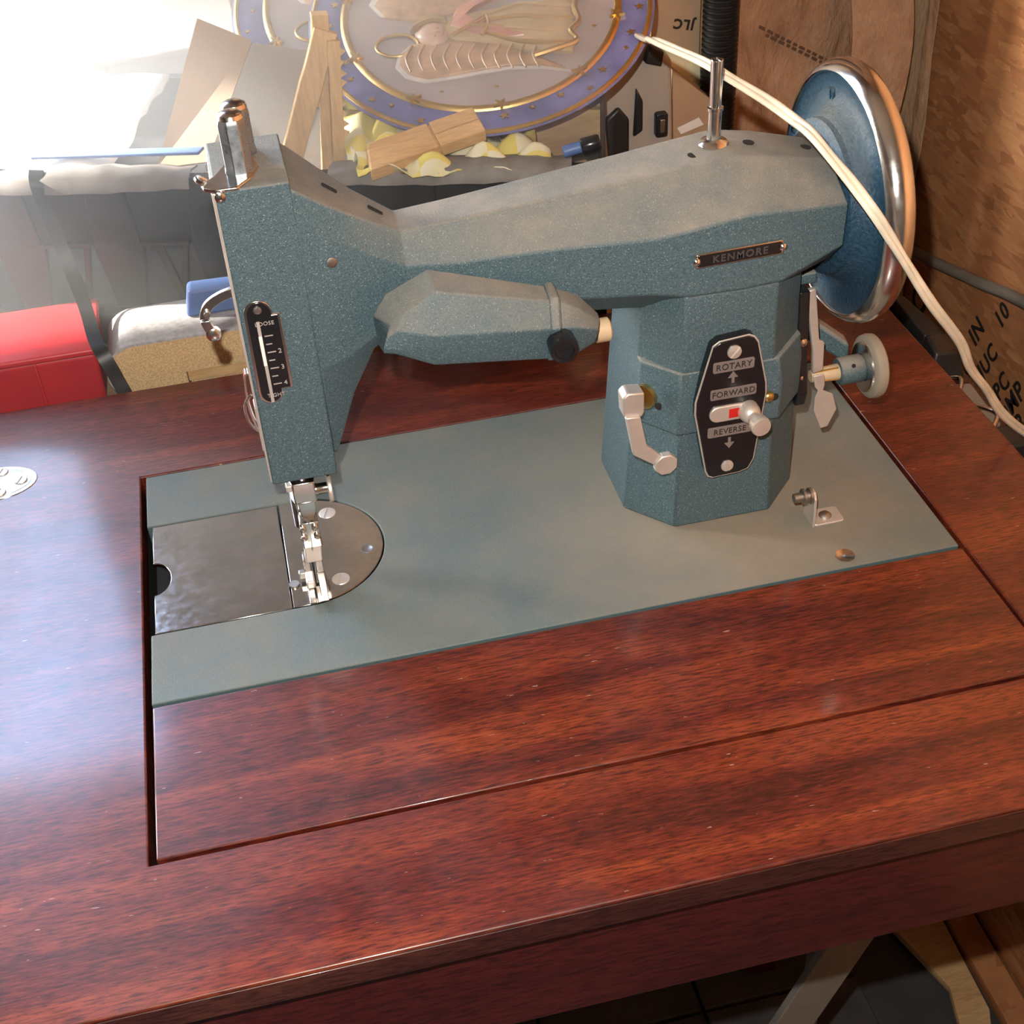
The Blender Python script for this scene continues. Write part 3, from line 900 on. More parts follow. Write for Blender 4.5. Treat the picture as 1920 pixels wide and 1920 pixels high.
def wheel_lathe(prof, n=72):
    return MB().lathe([(r, x) for x, r in prof], (0, WC[1], WC[2]), (1, 0, 0), n)


hw = wheel_lathe([(349, 35), (351, 37.4), (353.5, 38.6), (357, 41), (359.6, 45), (359.4, 51), (357.4, 55.6), (356.4, 57.0), (359, 58.0), (364, 58.6), (366.5, 55), (365, 40), (363, 30), (361, 10)]).build('hand_wheel', 'wheelblue', mach, angle=50)
MB().lathe([(56.6, 355.8), (57.4, 355.0), (59.2, 355.8), (61.2, 358.2), (62.4, 361.8), (62.2, 365.2), (60.6, 367.8), (58.0, 368.6), (55.4, 367.4), (56.4, 364), (57.0, 360)], (0, WC[1], WC[2]), (1, 0, 0), 80, closed=True).build('wheel_rim', 'chrome', hw, angle=60)
MB().lathe([(30.5, 346.6), (35.0, 347.0), (36.8, 348.4), (37.4, 351.6), (33, 352)], (0, WC[1], WC[2]), (1, 0, 0), 56).build('wheel_collar', 'wheelblue', hw)
MB().lathe([(29, 343), (31.5, 344), (31.5, 348)], (0, WC[1], WC[2]), (1, 0, 0), 48).build('shaft_boss', 'blackgloss', hw)
MB().lathe([(24, 360), (25, 366), (22, 378), (14, 382), (2, 382.6)], (0, WC[1], WC[2]), (1, 0, 0), 40).build('clutch_knob', 'chrome', hw)
text_mesh('0', 13.0, 'wheelblue', 'lettering', hw, (359.6, 115, 191), (0.0, -1, 0.0), (-0.1, 0.1, 1), 2.2, squeeze=0.8)

# bobbin winder on the right of the pillar
bw = MB().prism([(76, 112), (84, 112), (84, 50), (70, 50), (68, 58), (72, 76)], 'x', 334, 339.5).build('bobbin_winder', 'blackgloss', mach, bevel=0.8)
MB().prism([(338.0, 111.2), (343.2, 112.0), (347.6, 82), (350.6, 80), (351.4, 63.6), (345.6, 62.4), (344.6, 76)], 'y', 77.5, 80.5).build('winder_bar', 'satin', bw, bevel=0.8)
MB().loft([[(336, 114, 92), (336, 128, 92), (336, 128, 76), (336, 114, 76)], [(372, 92, 66), (374, 102, 66), (374, 102, 54), (372, 92, 54)]]).build('winder_arm', 'enamel', bw, bevel=2)
MB().box(334, 346, 84, 112, 111, 117).build('winder_latch', 'enamel', bw, bevel=1)
MB().lathe([(3.0, -15), (3.4, -14), (4.2, -2), (4.4, 0)], (361.6, 82, 58.2), (1, 0, 0), 18).build('bobbin_spindle', 'tan', bw)
for k in range(4):
    a = PI / 2 * k + 0.5
    MB().cyl((348, 82 + 3.4 * math.cos(a), 58.2 + 3.4 * math.sin(a)), (360.6, 82 + 4.3 * math.cos(a), 58.2 + 4.3 * math.sin(a)), 0.5, 8).build('spindle_rib', 'brass', bw)
MB().lathe([(6.6, 0), (7.2, 0.8), (7.4, 12), (6.8, 13)], (361.4, 82, 58.2), (1, 0, 0), 26).build('winder_sleeve', 'enamel', bw)
MB().lathe([(1.1, 0), (1.1, 0.3)], (367.5, 77, 63.5), (0, -0.7, 0.7), 10).build('sleeve_hole', 'dark', bw)
MB().lathe([(8, 0), (12.8, 0.4), (13.4, 1.4), (12.6, 2.4), (8, 2.6)], (374.4, 82, 58.2), (1, 0, 0), 34).build('winder_disc', 'chrome', bw)
MB().lathe([(9, 375.6), (14.6, 375.6), (16.4, 377), (16.9, 379.4), (16.4, 381.8), (14.6, 383.2), (9, 383.2)], (0, 82, 58.2), (1, 0, 0), 40).build('winder_tyre', 'rubber', bw)
MB().prism([(343.0, 66), (348.6, 66), (349.6, 60), (349.0, 56.4), (354.6, 53), (357.6, 43.4), (353.6, 33.4), (349.8, 32.8), (345.0, 44.6), (345.0, 52.6), (346.4, 56.6), (344.4, 59)], 'y', 70.6, 71.8).build('winder_spoon', 'satin', bw, bevel=0.35)
for q in ((336, 68.8, 86), (336.6, 68, 66)):
    MB().lathe([(2.2, 0), (2.1, 1.5), (1.0, 2.2)], (q[0], q[1] + 4, q[2]), (0.3, -1, 0.2), 14).build('winder_screw', 'chrome', bw)

# thread bracket and screw on the bed
br = MB().prism(rrect(333.4, 350.2, 33.0, 45.2, 2.0), 'z', 0, 1.3).build('thread_bracket', 'satin', mach, bevel=0.3)
MB().prism([(45, 0), (45, 8), (42.5, 17), (39.5, 20.4), (36.0, 20.4), (33.6, 17), (33.0, 8), (33, 0)], 'x', 332.6, 334.0).build('bracket_tab', 'satin', br, bevel=0.3)
MB().lathe([(4.2, -0.8), (4.2, 0.6), (3.0, 0.8), (2.8, 2.6), (4.2, 2.8), (4.2, 4.0), (2.6, 4.4), (2.4, 8.6), (1.2, 8.8)], (331.8, 38.0, 17.2), (-1, 0, 0), 20).build('tension_stud', 'steel', br)
MB().lathe([(3.3, 0), (3.3, 0.7), (2.3, 1.6), (0.4, 1.9)], (341.8, 39, 1.2), (0, 0, 1), 18).build('bracket_screw', 'steel', br)
MB().lathe([(4.9, -0.4), (4.9, 0.25), (3.6, 0.1), (2.0, -0.15), (0.3, -0.2)], (339.2, 8.2, 0.3), (0, 0, 1), 28).build('bed_screw', 'chrome', mach)

# ------------------------------------------------------------------ the white flex draped past the wheel
cpts = [(352, 470, 118), (336, 335, 149), (308, 232, 186), (303, 180, 199), (299, 124, 212), (307, 110, 208.3), (319, 95, 202), (325.7, 80, 198), (327, 65, 197.8), (331, 50, 191.7), (337, 40, 183.6), (343.5, 30, 173.6), (351.6, 27, 161.2), (361, 27, 147), (377, 29, 124), (401.6, 40, 93.2), (416.6, 50, 69.2), (434.6, 60, 46.7), (454, 70, 21), (481, 82, -6), (503, 92, -22), (514, 102, -70), (516, 108, -300), (516, 110, -500)]
cord = thing('power_flex', 'ivory two-core power flex running from the plates past the hand wheel', 'cable', cpts[0])
P = spline([Vector(p) for p in cpts], 10)
for s in (-1, 1):
    off = []
    for i, p in enumerate(P):
        d = (P[min(i + 1, len(P) - 1)] - P[max(i - 1, 0)]).normalized()
        side = d.cross(FWD).normalized()
        tw = 0.5 * math.sin(i * 0.16)
        w = (side * math.cos(tw) + FWD * math.sin(tw))
        off.append(p + w * 1.25 * s)
    MB().tube(off, 1.45, 10).build('core_sheath', 'cord', cord, angle=180)
# ------------------------------------------------------------------ bench behind the table and what stands on it
bench = thing('workbench', 'low brown workbench behind the sewing table carrying the crate', 'bench', (0, 420, FLOOR))
MB().box(-720, 430, 283, 506, -46, -19).build('bench_top', 'stud', bench, bevel=1)
MB().box(-720, 430, 494, 504, FLOOR, -46).build('shade_board', 'stud', bench, bevel=1)  # added panel that blocks the sun from the floor
for x in (-710, 385):
    for y in (290, 462):
        MB().box(x, x + 35, y, y + 30, FLOOR, -46).build('leg', 'stud', bench, bevel=1)

tray = thing('red_tray', 'red plastic tray in front of the black crate at the far left table edge', 'tray', (-130, 320, -19))
MB().loft([[(-255, 296, -19), (-26, 296, -19), (-26, 350, -19), (-255, 350, -19)], [(-259, 292, 18), (-24.5, 292, 18), (-24.5, 353, 18), (-259, 353, 18)]]).build('tray_body', 'redplastic', tray, bevel=3, seg=3)
MB().box(-262, -23, 290, 355, 17.5, 22).build('tray_lid', 'redplastic', tray, bevel=1.6, seg=3)
MB().box(-62, -60.4, 289.4, 292, -14, 18).build('lid_latch', 'redplastic', tray, bevel=0.5)

# worktop offcut: laminate wrapped over a chipboard core, bull-nosed on its left side
ct = thing('worktop_offcut', 'bull-nosed worktop offcut showing its chipboard end beside the sewing head', 'worktop', (60, 330, -19))
core = arc(-1, 2.0, 18.5, 250, 90, 14) + [(130, 20.5), (130, -3), (26, -3), (26, -17), (20, -19)]
core = [(x + 0, z) for x, z in core]
MB().prism(core, 'y', 288, 334).build('chip_core', 'chip', ct, bevel=0.3)
skin_o = arc(-1, 2.0, 20.2, 262, 90, 16) + [(130, 22.2)]
skin_i = ([(130, 20.6)] + arc(-1, 2.0, 18.6, 90, 262, 16))
MB().prism(skin_o + skin_i, 'y', 287.6, 334).build('laminate_skin', 'laminate', ct)
MB().prism([(26.4, -3.4), (130, -3.4), (130, -10.6), (26.4, -10.6)], 'y', 289, 334).build('packing_strip', 'pine_x', ct, bevel=0.4)
MB().prism([(27.4, -11), (130, -11), (130, -18.6), (27.4, -18.6)], 'y', 290.5, 334).build('packing_strip', 'chip', ct, bevel=0.4)
tag(MB().loft([[(32, 309, 22.3), (112, 309, 22.3), (112, 322, 22.3), (32, 326, 22.3)], [(36, 311, 40), (108, 311, 40), (108, 321, 40), (36, 325, 40)]]).build('blue_box', 'blueplastic', org=(70, 316, 22.3), bevel=2.5, seg=3),
    'flat blue plastic box on the worktop offcut under the crate', 'box')

# black vented crate, turned a little to the table
CR = Matrix.Translation((-64, 376, 0)) @ Matrix.Rotation(math.radians(-15.9), 4, 'Z')
crate = thing('plastic_crate', 'black vented plastic crate full of offcuts behind the sewing machine', 'crate', (90, 400, -19))


def cpart(m, name, mat='blackplastic', bevel=0.8, **k):
    return m.build(name, mat, crate, bevel=bevel, xf=CR, **k)


L, Dp = 372, 168
cpart(MB().box(-150, L, 0, Dp, -18.8, -15), 'crate_floor')
cpart(MB().box(-150, L, 0, 3.2, -18.8, 6), 'crate_skirt')
for y0, nm in ((0, 'front'), (Dp - 4, 'rear')):
    cpart(MB().box(-150, L, y0, y0 + 3.2, 56, 100), 'crate_panel')
    cpart(MB().box(-150, L, y0 - (6 if y0 == 0 else -2), y0 + 3.2 + (0 if y0 == 0 else 4), 97.2, 100.4), 'crate_rim', bevel=1.2)
for x0 in (-150, L - 3.2):
    cpart(MB().box(x0, x0 + 3.2, 0, Dp, -18.8, 100), 'crate_side')
cpart(MB().box(-150, L, -2, 3, 5, 11), 'crate_rail')
# tapering uprights between the vents, and the ledge over each vent
for k in range(8):
    x = -128 + 64 * k
    cpart(MB().prism([(x - 17, 56.5), (x + 17, 56.5), (x + 9, 6), (x - 9, 6)], 'y', -1, 3), 'upright', bevel=1)
    cpart(MB().loft([[(x - 12, -3.5, 96), (x + 12, -3.5, 96), (x + 12, 0, 96), (x - 12, 0, 96)], [(x - 15, -2.2, 56), (x + 15, -2.2, 56), (x + 15, 0, 56), (x - 15, 0, 56)]]), 'rib', bevel=0.8)
    if k < 7:
        cpart(MB().box(x + 17, x + 47, -4, 3, 54.6, 57.6), 'vent_ledge', bevel=0.6)
        cpart(MB().prism([(x + 22, 54.6), (x + 28, 54.6), (x + 38, 10), (x + 33, 10)], 'y', 0, 3), 'vent_strut', bevel=0.5)
        cpart(MB().prism([(x + 45, 54.6), (x + 41, 54.6), (x + 32, 10), (x + 36, 10)], 'y', 0.4, 3), 'vent_strut', bevel=0.5)
# torn liner drooping over the rim
m = MB()
for (a, b) in (((-25, -4.5), (120, -4.5)), ((205, -5), (352, -5))):
    n = 14
    rows = []
    for i in range(n + 1):
        x = a[0] + (b[0] - a[0]) * i / n
        dz = 4.5 * math.sin(i / n * PI) + 1.2 * math.sin(i * 2.3)
        rows.append([(x, 16, 99 + dz * 0.6), (x, 2, 102 + dz), (x, -7, 100 + dz * 0.7), (x, -8.5, 95 - 0.4 * dz), (x, -7.6, 95 - 0.4 * dz), (x, -6, 99 + dz * 0.7), (x, 2, 101 + dz), (x, 16, 98 + dz * 0.6)])
    m = MB().loft(rows)
    tag(m.build('plastic_liner', 'dustyplastic', org=tuple(CR @ Vector(((a[0] + b[0]) / 2, 0, 95))), xf=CR, angle=70),
        'dusty black plastic liner sagging over the crate rim ' + ('left of the sewing head' if a[0] < 100 else 'behind the machine arm'), 'liner', 'liners on the crate rim')

# strap that hangs from the crate to behind the table
m = MB()
m.band([(-40, 368, 106), (-41, 361, 100), (-39, 359, 80), (-35, 352, 52), (-29, 332, 30), (-24, 300, 24.5), (-20, 286, 20), (-15, 281.5, 4), (-10, 277, -24), (-8, 277, -120)], (1, 0.2, 0), 8.5, 1.6, 5)
tag(m.build('webbing_strap', 'blackplastic', org=(-38, 360, -100)), 'black webbing strap hanging from the crate to the table edge', 'strap')

# offcuts standing and lying in the crate
def stick(pts, w, t, label, name='pine_stick'):
    a, b = Vector(pts[0]), Vector(pts[1])
    d = (b - a).normalized()
    side = Vector((1, 0, 0.0))
    side = (side - d * side.dot(d)).normalized()
    nn = d.cross(side)
    m = MB()
    rnd = random.Random(label)
    rings = []
    for k in range(9):
        c = a + (b - a) * k / 8
        ww = w / 2 * (1 + rnd.uniform(-0.05, 0.05))
        rings.append([c + side * ww + nn * t / 2, c - side * ww + nn * t / 2, c - side * ww - nn * t / 2, c + side * ww - nn * t / 2])
    return tag(m.loft(rings).build(name, 'pine', org=tuple(a), bevel=0.5, angle=30), label, 'stick', 'pine sticks standing in the crate')


stick(((110, 352, 90), (145.5, 356, 172)), 13.5, 7, 'broad leaning pine stick, leftmost of the sticks in the crate')
stick(((141, 348, 80), (149, 352, 167)), 7.5, 7, 'rightmost splintered upright pine stick in front of the plates')
stick(((133.5, 354, 80), (142, 358, 150)), 6.5, 5, 'thin pine stick between the broad and the splintered one')
stick(((141, 360, 138), (143.5, 360, 181)), 10, 9, 'short pale pine block topping the group of sticks')
m = MB()
rnd = random.Random(4)
for k in range(12):
    z = 90 + 6.2 * k
    x = 145.2 + 0.088 * (z - 90)
    m.add([(x, 347, z), (x + rnd.uniform(2, 5), 348, z + rnd.uniform(1, 3)), (x, 349, z + 5), (x, 351, z + 2)], [(0, 1, 2), (1, 3, 2), (0, 3, 1), (0, 2, 3)])
m.build('splinters', 'pine', bpy.data.objects['pine_stick.001'], smooth=False)

# grooved board offcut
gb = thing('board_offcut', 'grooved pine board offcut lying in the crate below the plates', 'board', (190, 310, 104))
BM = Matrix.Translation((190, 313, 112)) @ Matrix.Rotation(math.radians(6), 4, 'Z') @ Matrix.Rotation(math.radians(-9), 4, 'Y') @ Matrix.Rotation(math.radians(18), 4, 'X')
MB().loft([[(-36, -11, -5), (8, -11, -5), (8, 11, -5), (-33, 11, -5)], [(-35, -11, 4), (8, -11, 4), (8, 11, 4), (-30, 11, 4)]]).build('board_half', 'pine_x', gb, bevel=0.6, xf=BM)
MB().box(9.2, 38, -11, -0.6, -5, 4).build('board_half', 'pine_x', gb, bevel=0.6, xf=BM)
MB().box(9.2, 38, 0.4, 11, -5, 4).build('board_half', 'pine_x', gb, bevel=0.6, xf=BM)
MB().box(6, 12, -10, 10, -4.6, 2.2).build('board_groove', 'pine_x', gb, xf=BM)


def cloth(name, label, pts, seed, mat='gingham', amp=5.0):
    """crumpled rag: a fine grid draped between four corners"""
    rnd = random.Random(seed)
    ph = [rnd.uniform(0, 6) for _ in range(8)]
    n = 26
    A, B, C_, D_ = [Vector(p) for p in pts]
    vs = []
    for j in range(n + 1):
        for i in range(n + 1):
            u, v = i / n, j / n
            p = (A * (1 - u) + B * u) * (1 - v) + (D_ * (1 - u) + C_ * u) * v
            h = math.sin(u * 9 + ph[0] + 2 * v) * math.sin(v * 6 + ph[1]) + 0.6 * math.sin(u * 17 - v * 9 + ph[2]) + 0.5 * math.sin(v * 15 + u * 5 + ph[3])
            vs.append(p + Vector((1.2 * math.sin(v * 11 + ph[4]), 1.5 * math.sin(u * 13 + ph[5]), amp * (abs(h) - 0.4))))
    W = n + 1
    N = W * W
    vs2 = [p - Vector((0, 0, 0.8)) for p in vs]
    fs = [(j * W + i, j * W + i + 1, (j + 1) * W + i + 1, (j + 1) * W + i) for j in range(n) for i in range(n)]
    fs += [tuple(N + k for k in q[::-1]) for q in fs]
    for i in range(n):
        for a, b in ((i, i + 1), (n * W + i + 1, n * W + i), (i * W + W, i * W), (i * W + n, i * W + W + n)):
            fs.append((a, b, N + b, N + a)[::-1])
    org = tuple((A + C_) / 2 - Vector((0, 0, amp)))
    return tag(MB().add(vs + vs2, fs).build(name, mat, org=org, angle=180), label, 'cloth', 'yellow rags in the crate')


cloth('yellow_rag', 'yellow checked rag bulging over the crate rim below the board offcut', [(150, 302, 104), (266, 278, 98), (262, 330, 100), (150, 338, 104)], 3, amp=8)
cloth('yellow_rag', 'pale yellow checked rag behind the splintered stick, below the plate', [(146, 330, 101), (215, 326, 104), (215, 400, 116), (142, 404, 124)], 9, amp=6)

# mottled filling under the plates so that they rest on something
tag(MB().loft([[(110, 380, -14), (330, 372, -14), (330, 468, -14), (110, 480, -14)], [(120, 384, 104), (322, 380, 100), (322, 462, 128), (120, 474, 136)]]).build('scrap_box', 'greyboard', org=(220, 420, -14), bevel=1),
    'grey cardboard box inside the crate that props up the plates', 'box')
tag(MB().prism([(250, 52), (316, 40), (320, 92), (258, 102)], 'y', 372, 380).build('plywood_offcut', 'pine_x', org=(285, 376, 40), bevel=0.5),
    'pale plywood offcut upright under the right side of the front plate', 'board')
for k, (x0, x1) in enumerate(((240, 246), (248.5, 252))):
    tag(MB().prism([(x0, 86), (x1, 86), (x1 + 4, 30), (x0 + 4, 30)], 'y', 362, 370).build('pine_strip', 'pine_x', org=(x0, 366, 30), bevel=0.4),
        ('wider' if k == 0 else 'narrower') + ' of two pine strips upright below the front plate', 'stick', 'pine strips below the plate')
for k, (x, w) in enumerate(((226, 7), (236, 5))):
    tag(MB().prism([(x, 84), (x + w, 84), (x + w, 30), (x, 30)], 'y', 352, 357).build('black_strip', 'blackplastic', org=(x, 355, 30), bevel=0.5),
        'short black plastic strip upright below the front plate, ' + ('beside the board offcut' if k == 0 else 'beside the pine strips'), 'strip', 'black strips below the plate')

# ------------------------------------------------------------------ two relief plates
PN = Vector((-0.10734, -0.37036, 0.92267)).normalized()
PU = Vector((0, 1, 0)).cross(PN).normalized()       # to the right of the picture
PV = PN.cross(PU)                                   # away from the camera
PR = 112.0


def star_poly(r, rot, squash=0.42):
    return [((r if k % 2 == 0 else r * squash) * math.cos(rot + PI * k / 5), (r if k % 2 == 0 else r * squash) * math.sin(rot + PI * k / 5)) for k in range(10)]


def plate(center, label, seed, figure_angle):
    c = Vector(center)
    X = Matrix((( PU.x, PV.x, PN.x, c.x), (PU.y, PV.y, PN.y, c.y), (PU.z, PV.z, PN.z, c.z), (0, 0, 0, 1)))
    pl = thing('relief_plate', label, 'plate', tuple(c - PN * 9), 'round relief plates')
    MB().lathe([(PR * .45, -9), (PR * .5, -9), (PR * .55, -7), (PR * .8, -4), (PR * .985, -1.2), (PR, 0.2), (PR * .985, 0.9), (PR * .80, 0.2), (PR * .79, -0.4), (PR * .3, -0.9), (0.1, -0.9)], (0, 0, 0), (0, 0, 1), 96).build('plate_body', 'porcelain_blue', pl, xf=X)
    MB().lathe([(PR * .78, -0.6), (PR * .775, 0.3), (PR * .4, -0.1), (0.1, -0.1)], (0, 0, 0), (0, 0, 1), 80).build('plate_centre', 'porcelain_grey', pl, xf=X)
    MB().lathe([(PR * .765, -0.2), (PR * .775, 1.5), (PR * .79, 2.0), (PR * .805, 1.5), (PR * .815, 0)], (0, 0, 0), (0, 0, 1), 96, closed=True).build('inner_gilt_ring', 'gilt', pl, xf=X)
    MB().lathe([(PR * .955, 0.2), (PR * .96, 1.6), (PR * .972, 2.0), (PR * .985, 1.4), (PR * .99, 0.2)], (0, 0, 0), (0, 0, 1), 96, closed=True).build('outer_gilt_ring', 'gilt', pl, xf=X)
    rnd = random.Random(seed)
    for k in range(34):
        a = 2 * PI * k / 34 + rnd.uniform(-0.03, 0.03)
        rr = PR * (0.885 + rnd.uniform(-0.035, 0.035))
        r = rnd.choice((2.0, 2.6, 3.2))
        MB().prism([(rr * math.cos(a) + x, rr * math.sin(a) + y) for x, y in star_poly(r, rnd.uniform(0, 1))], 'z', 0, 1.2).build('star', 'gilt', pl, xf=X, smooth=False)
    for k in range(10):
        a = 2 * PI * k / 10 + 0.2
        MB().prism([(PR * .79 * math.cos(a) + x, PR * .79 * math.sin(a) + y) for x, y in star_poly(5.2, a, 0.35)], 'z', 0.5, 2.8).build('ring_star', 'gilt', pl, xf=X, smooth=False)
    for k in range(14):
        a = rnd.uniform(0, 2 * PI)
        rr = PR * rnd.uniform(0.60, 0.71)
        MB().prism([(rr * math.cos(a) + x, rr * math.sin(a) + y) for x, y in star_poly(1.6, rnd.uniform(0, 1))], 'z', -0.3, 0.6).build('small_star', 'gilt', pl, xf=X, smooth=False)
    # the winged figure, lying on its side with the halo to the left
    F = X @ Matrix.Translation((-11.5, -24.8, 0)) @ Matrix.Rotation(math.radians(-18.1) + figure_angle, 4, 'Z')

    def relief(poly, h, name, mat, ox=0, oy=0, inset=0.82):
        n = len(poly)
        cx = sum(p[0] for p in poly) / n
        cy = sum(p[1] for p in poly) / n
        rings = [[(x, y, -0.4) for x, y in poly], [(x, y, h * .55) for x, y in poly],
                 [(cx + (x - cx) * inset, cy + (y - cy) * inset, h) for x, y in poly]]
        return MB().loft(rings).build(name, mat, pl, xf=F, angle=60)

    lower = [(-38, -6), (-44, -14), (-45, -24), (-38, -33), (-26, -37), (-10, -34), (8, -30), (24, -27), (44, -27), (60, -30), (52, -24), (36, -16), (20, -9), (0, -4), (-20, -2)]
    upper = [(-40, 16), (-58, 20), (-66, 30), (-62, 42), (-46, 48), (-24, 46), (0, 44), (20, 46), (6, 34), (-8, 26), (-24, 20)]
    for poly in (lower, upper):
        relief([(x * 1.06, y * 1.06) for x, y in poly], 1.6, 'wing_edge', 'wingwhite', inset=0.95)
        relief(poly, 3.0, 'wing', 'wing', inset=0.9)
    for k in range(11):
        x = -38 + 8 * k
        y0, y1 = -8 - 0.12 * (k - 3) ** 2 * 0.2, -31 + 0.25 * k
        MB().tube([(x, y0, 2.8), (x - 3, (y0 + y1) / 2, 3.4), (x + 1, y1, 2.4)], 0.8, 6, 3).build('feather_ridge', 'wing', pl, xf=F)
    relief([(-22, 2), (-6, -6), (18, -8), (44, -14), (64, -16), (66, 0), (62, 18), (64, 34), (40, 30), (14, 24), (-8, 20), (-22, 14)], 4.6, 'gown', 'gown')
    for k in range(4):
        y = -9 + 11 * k
        MB().tube([(4, 2 + 4 * k, 4.4), (28, y + 1, 5.2), (48, y - 1, 4.6), (64, y, 3.4)], 0.9 if k % 2 else 1.4, 8, 4).build('gown_fold', 'gilt' if k % 2 == 0 else 'gown', pl, xf=F)
    MB().tube([(66, 34, 3), (64, 22, 4), (67, 10, 3.4), (62, 0, 4.4), (66, -8, 3.6), (52, -15, 3.6), (40, -19, 2.6)], 2.0, 8, 5).build('gown_hem', 'gilt', pl, xf=F)
    relief([(-16, 6), (2, -2), (24, -6), (36, -5), (20, 2), (4, 8), (-8, 16), (-2, 24), (14, 36), (6, 36), (-12, 24)], 6.0, 'sash', 'sash')
    for pts in (((-12, -2, 5.5), (2, 8, 6.6), (8, 14, 6)), ((-4, 6, 6.2), (8, 4, 6.4), (20, 5, 5.4)), ((8, 14, 6), (10, 6, 6.4), (6, -3, 5.4))):
        MB().tube(pts, 1.2, 8, 4).build('trumpet', 'gilt', pl, xf=F)
    relief([(-32, -6), (-24, -9), (-17, -6), (-15, 2), (-18, 10), (-26, 13), (-34, 10), (-37, 2)], 5.4, 'face', 'skin_glaze', inset=0.6)
    relief([(-40, 4), (-37, 12), (-28, 18), (-18, 16), (-16, 11), (-26, 13), (-34, 9)], 6.4, 'hair', 'gown', inset=0.8)
    for q in ((-23.5, -3.0), (-22.5, 4.2)):
        MB().lathe([(1.2, 4.8), (0.9, 5.6), (0.2, 5.8)], (q[0], q[1], 0), (0, 0, 1), 10).build('eye', 'sash', pl, xf=F)
    MB().tube([(-27, 1, 4.6), (-22, 1, 6.4), (-20.4, 1, 5.6)], 0.8, 8, 3).build('nose', 'skin_glaze', pl, xf=F)
    MB().tube([(-18.6, -1.6, 4.9), (-18, 1, 5.4), (-18.6, 3.4, 4.9)], 0.5, 6, 3).build('mouth', 'sash', pl, xf=F)
    MB().tube([(-48 + 13.5 * math.cos(2 * PI * k / 24), -6 + 9.6 * math.sin(2 * PI * k / 24), 1.0) for k in range(25)], 1.1, 8).build('halo', 'gilt', pl, xf=F)
    return pl


plate((250.3, 412.4, 154.2), 'round gilt-ringed relief plate with a winged figure, the front of two overlapping plates', 11, 0.0)
plate((204.0, 463.0, 153.5), 'round gilt-ringed relief plate half hidden behind the front plate', 23, 0.0)

# ------------------------------------------------------------------ more things behind
box1 = thing('cardboard_carton', 'open cardboard carton standing behind the sticks at the crate', 'carton', (110, 420, 30))
MB().add([(60, 372, 92), (150, 352, 60), (146, 404, 142), (103, 410, 152), (60, 372, 89), (150, 352, 57), (146, 406, 140), (103, 412, 150)], [(0, 1, 2, 3), (4, 7, 6, 5), (0, 4, 5, 1), (1, 5, 6, 2), (2, 6, 7, 3), (3, 7, 4, 0)]).build('carton_panel', 'greyboard', box1)
MB().add([(30, 380, 92), (62, 374, 94), (103, 411, 153), (72, 420, 168), (30, 383, 90), (62, 377, 92), (103, 414, 151), (72, 423, 166)], [(0, 1, 2, 3), (4, 7, 6, 5), (0, 4, 5, 1), (1, 5, 6, 2), (2, 6, 7, 3), (3, 7, 4, 0)]).build('carton_flap', 'cardboard', box1)
tag(MB().loft([[(-44, 386, 106), (58, 357, 106), (62, 365, 106), (-40, 394, 106)], [(-44, 386, 108), (58, 357, 108), (62, 365, 108), (-40, 394, 108)]]).build('blue_strip', 'blueplastic', org=(0, 380, 104), bevel=0.5),
    'thin blue plastic strip lying along the crate rim left of the thread posts', 'strip')
chest = thing('added_chest', 'added white chest standing in for the blown-out area behind the crate at the far left', 'chest', (-300, 694, FLOOR))  # added bright surface for the overexposed daylight area
MB().box(-700, 96, 600, 795, FLOOR, 68).build('chest_body', 'foam', chest, bevel=3, seg=3)
MB().box(-704, 99, 594, 797, 70, 92).build('chest_lid', 'foam', chest, bevel=4, seg=3)
MB().box(-330, -250, 586, 594, 74, 84).build('lid_handle', 'foam', chest, bevel=2)
wsheet = cloth('packing_sheet', 'crumpled white packing sheet filling the sunlit end of the crate', [tuple(CR @ Vector(p)) for p in ((-146, 14, 97), (66, 14, 98), (66, 162, 104), (-146, 162, 106))], 17, 'foam', 5)
wsheet['group'] = 'loose sheets'
tag(MB().prism([(640, FLOOR), (775, 640), (781, 639), (646, FLOOR)], 'x', 106, 224).build('reflector_sheet', 'pine', org=(165, 643, FLOOR), bevel=0.6), 'added pale sheet out of view, reflected in the needle plate', 'sheet')  # added to put a yellowish reflection into the needle plate
# moulded grey case with two recesses, right of the plates
gc = thing('moulded_case', 'grey moulded plastic tool case standing right of the plates', 'case', (350, 440, -19))
MB().prism([(318, -19), (392, -19), (388, 96), (372, 112), (330, 84)], 'y', 432, 470).build('case_shell', 'greyboard', gc, bevel=4, seg=3)
MB().prism([(338, 22), (356, 30), (356, 58), (348, 68), (338, 60)], 'y', 429, 434).build('case_recess', 'blackplastic', gc, bevel=2)
MB().prism([(359, 44), (366, 48), (366, 70), (361, 80)], 'y', 429, 434).build('case_recess', 'blackplastic', gc, bevel=1.5)
MB().prism([(326, 24), (334, 28), (336, 70), (330, 76)], 'y', 429, 434).build('case_recess', 'blackplastic', gc, bevel=2)
MB().prism(rrect(375, 384, 42, 60, 2), 'y', 427, 433).build('case_latch', 'blackplastic', gc, bevel=1)
MB().prism(rrect(377.6, 381.4, 46, 56, 1), 'y', 425.6, 428).build('latch_pin', 'steel', gc, bevel=0.5)
MB().prism([(366, 98), (378, 94), (380, 104), (370, 110)], 'y', 426, 433).build('case_clip', 'blackplastic', gc, bevel=1)

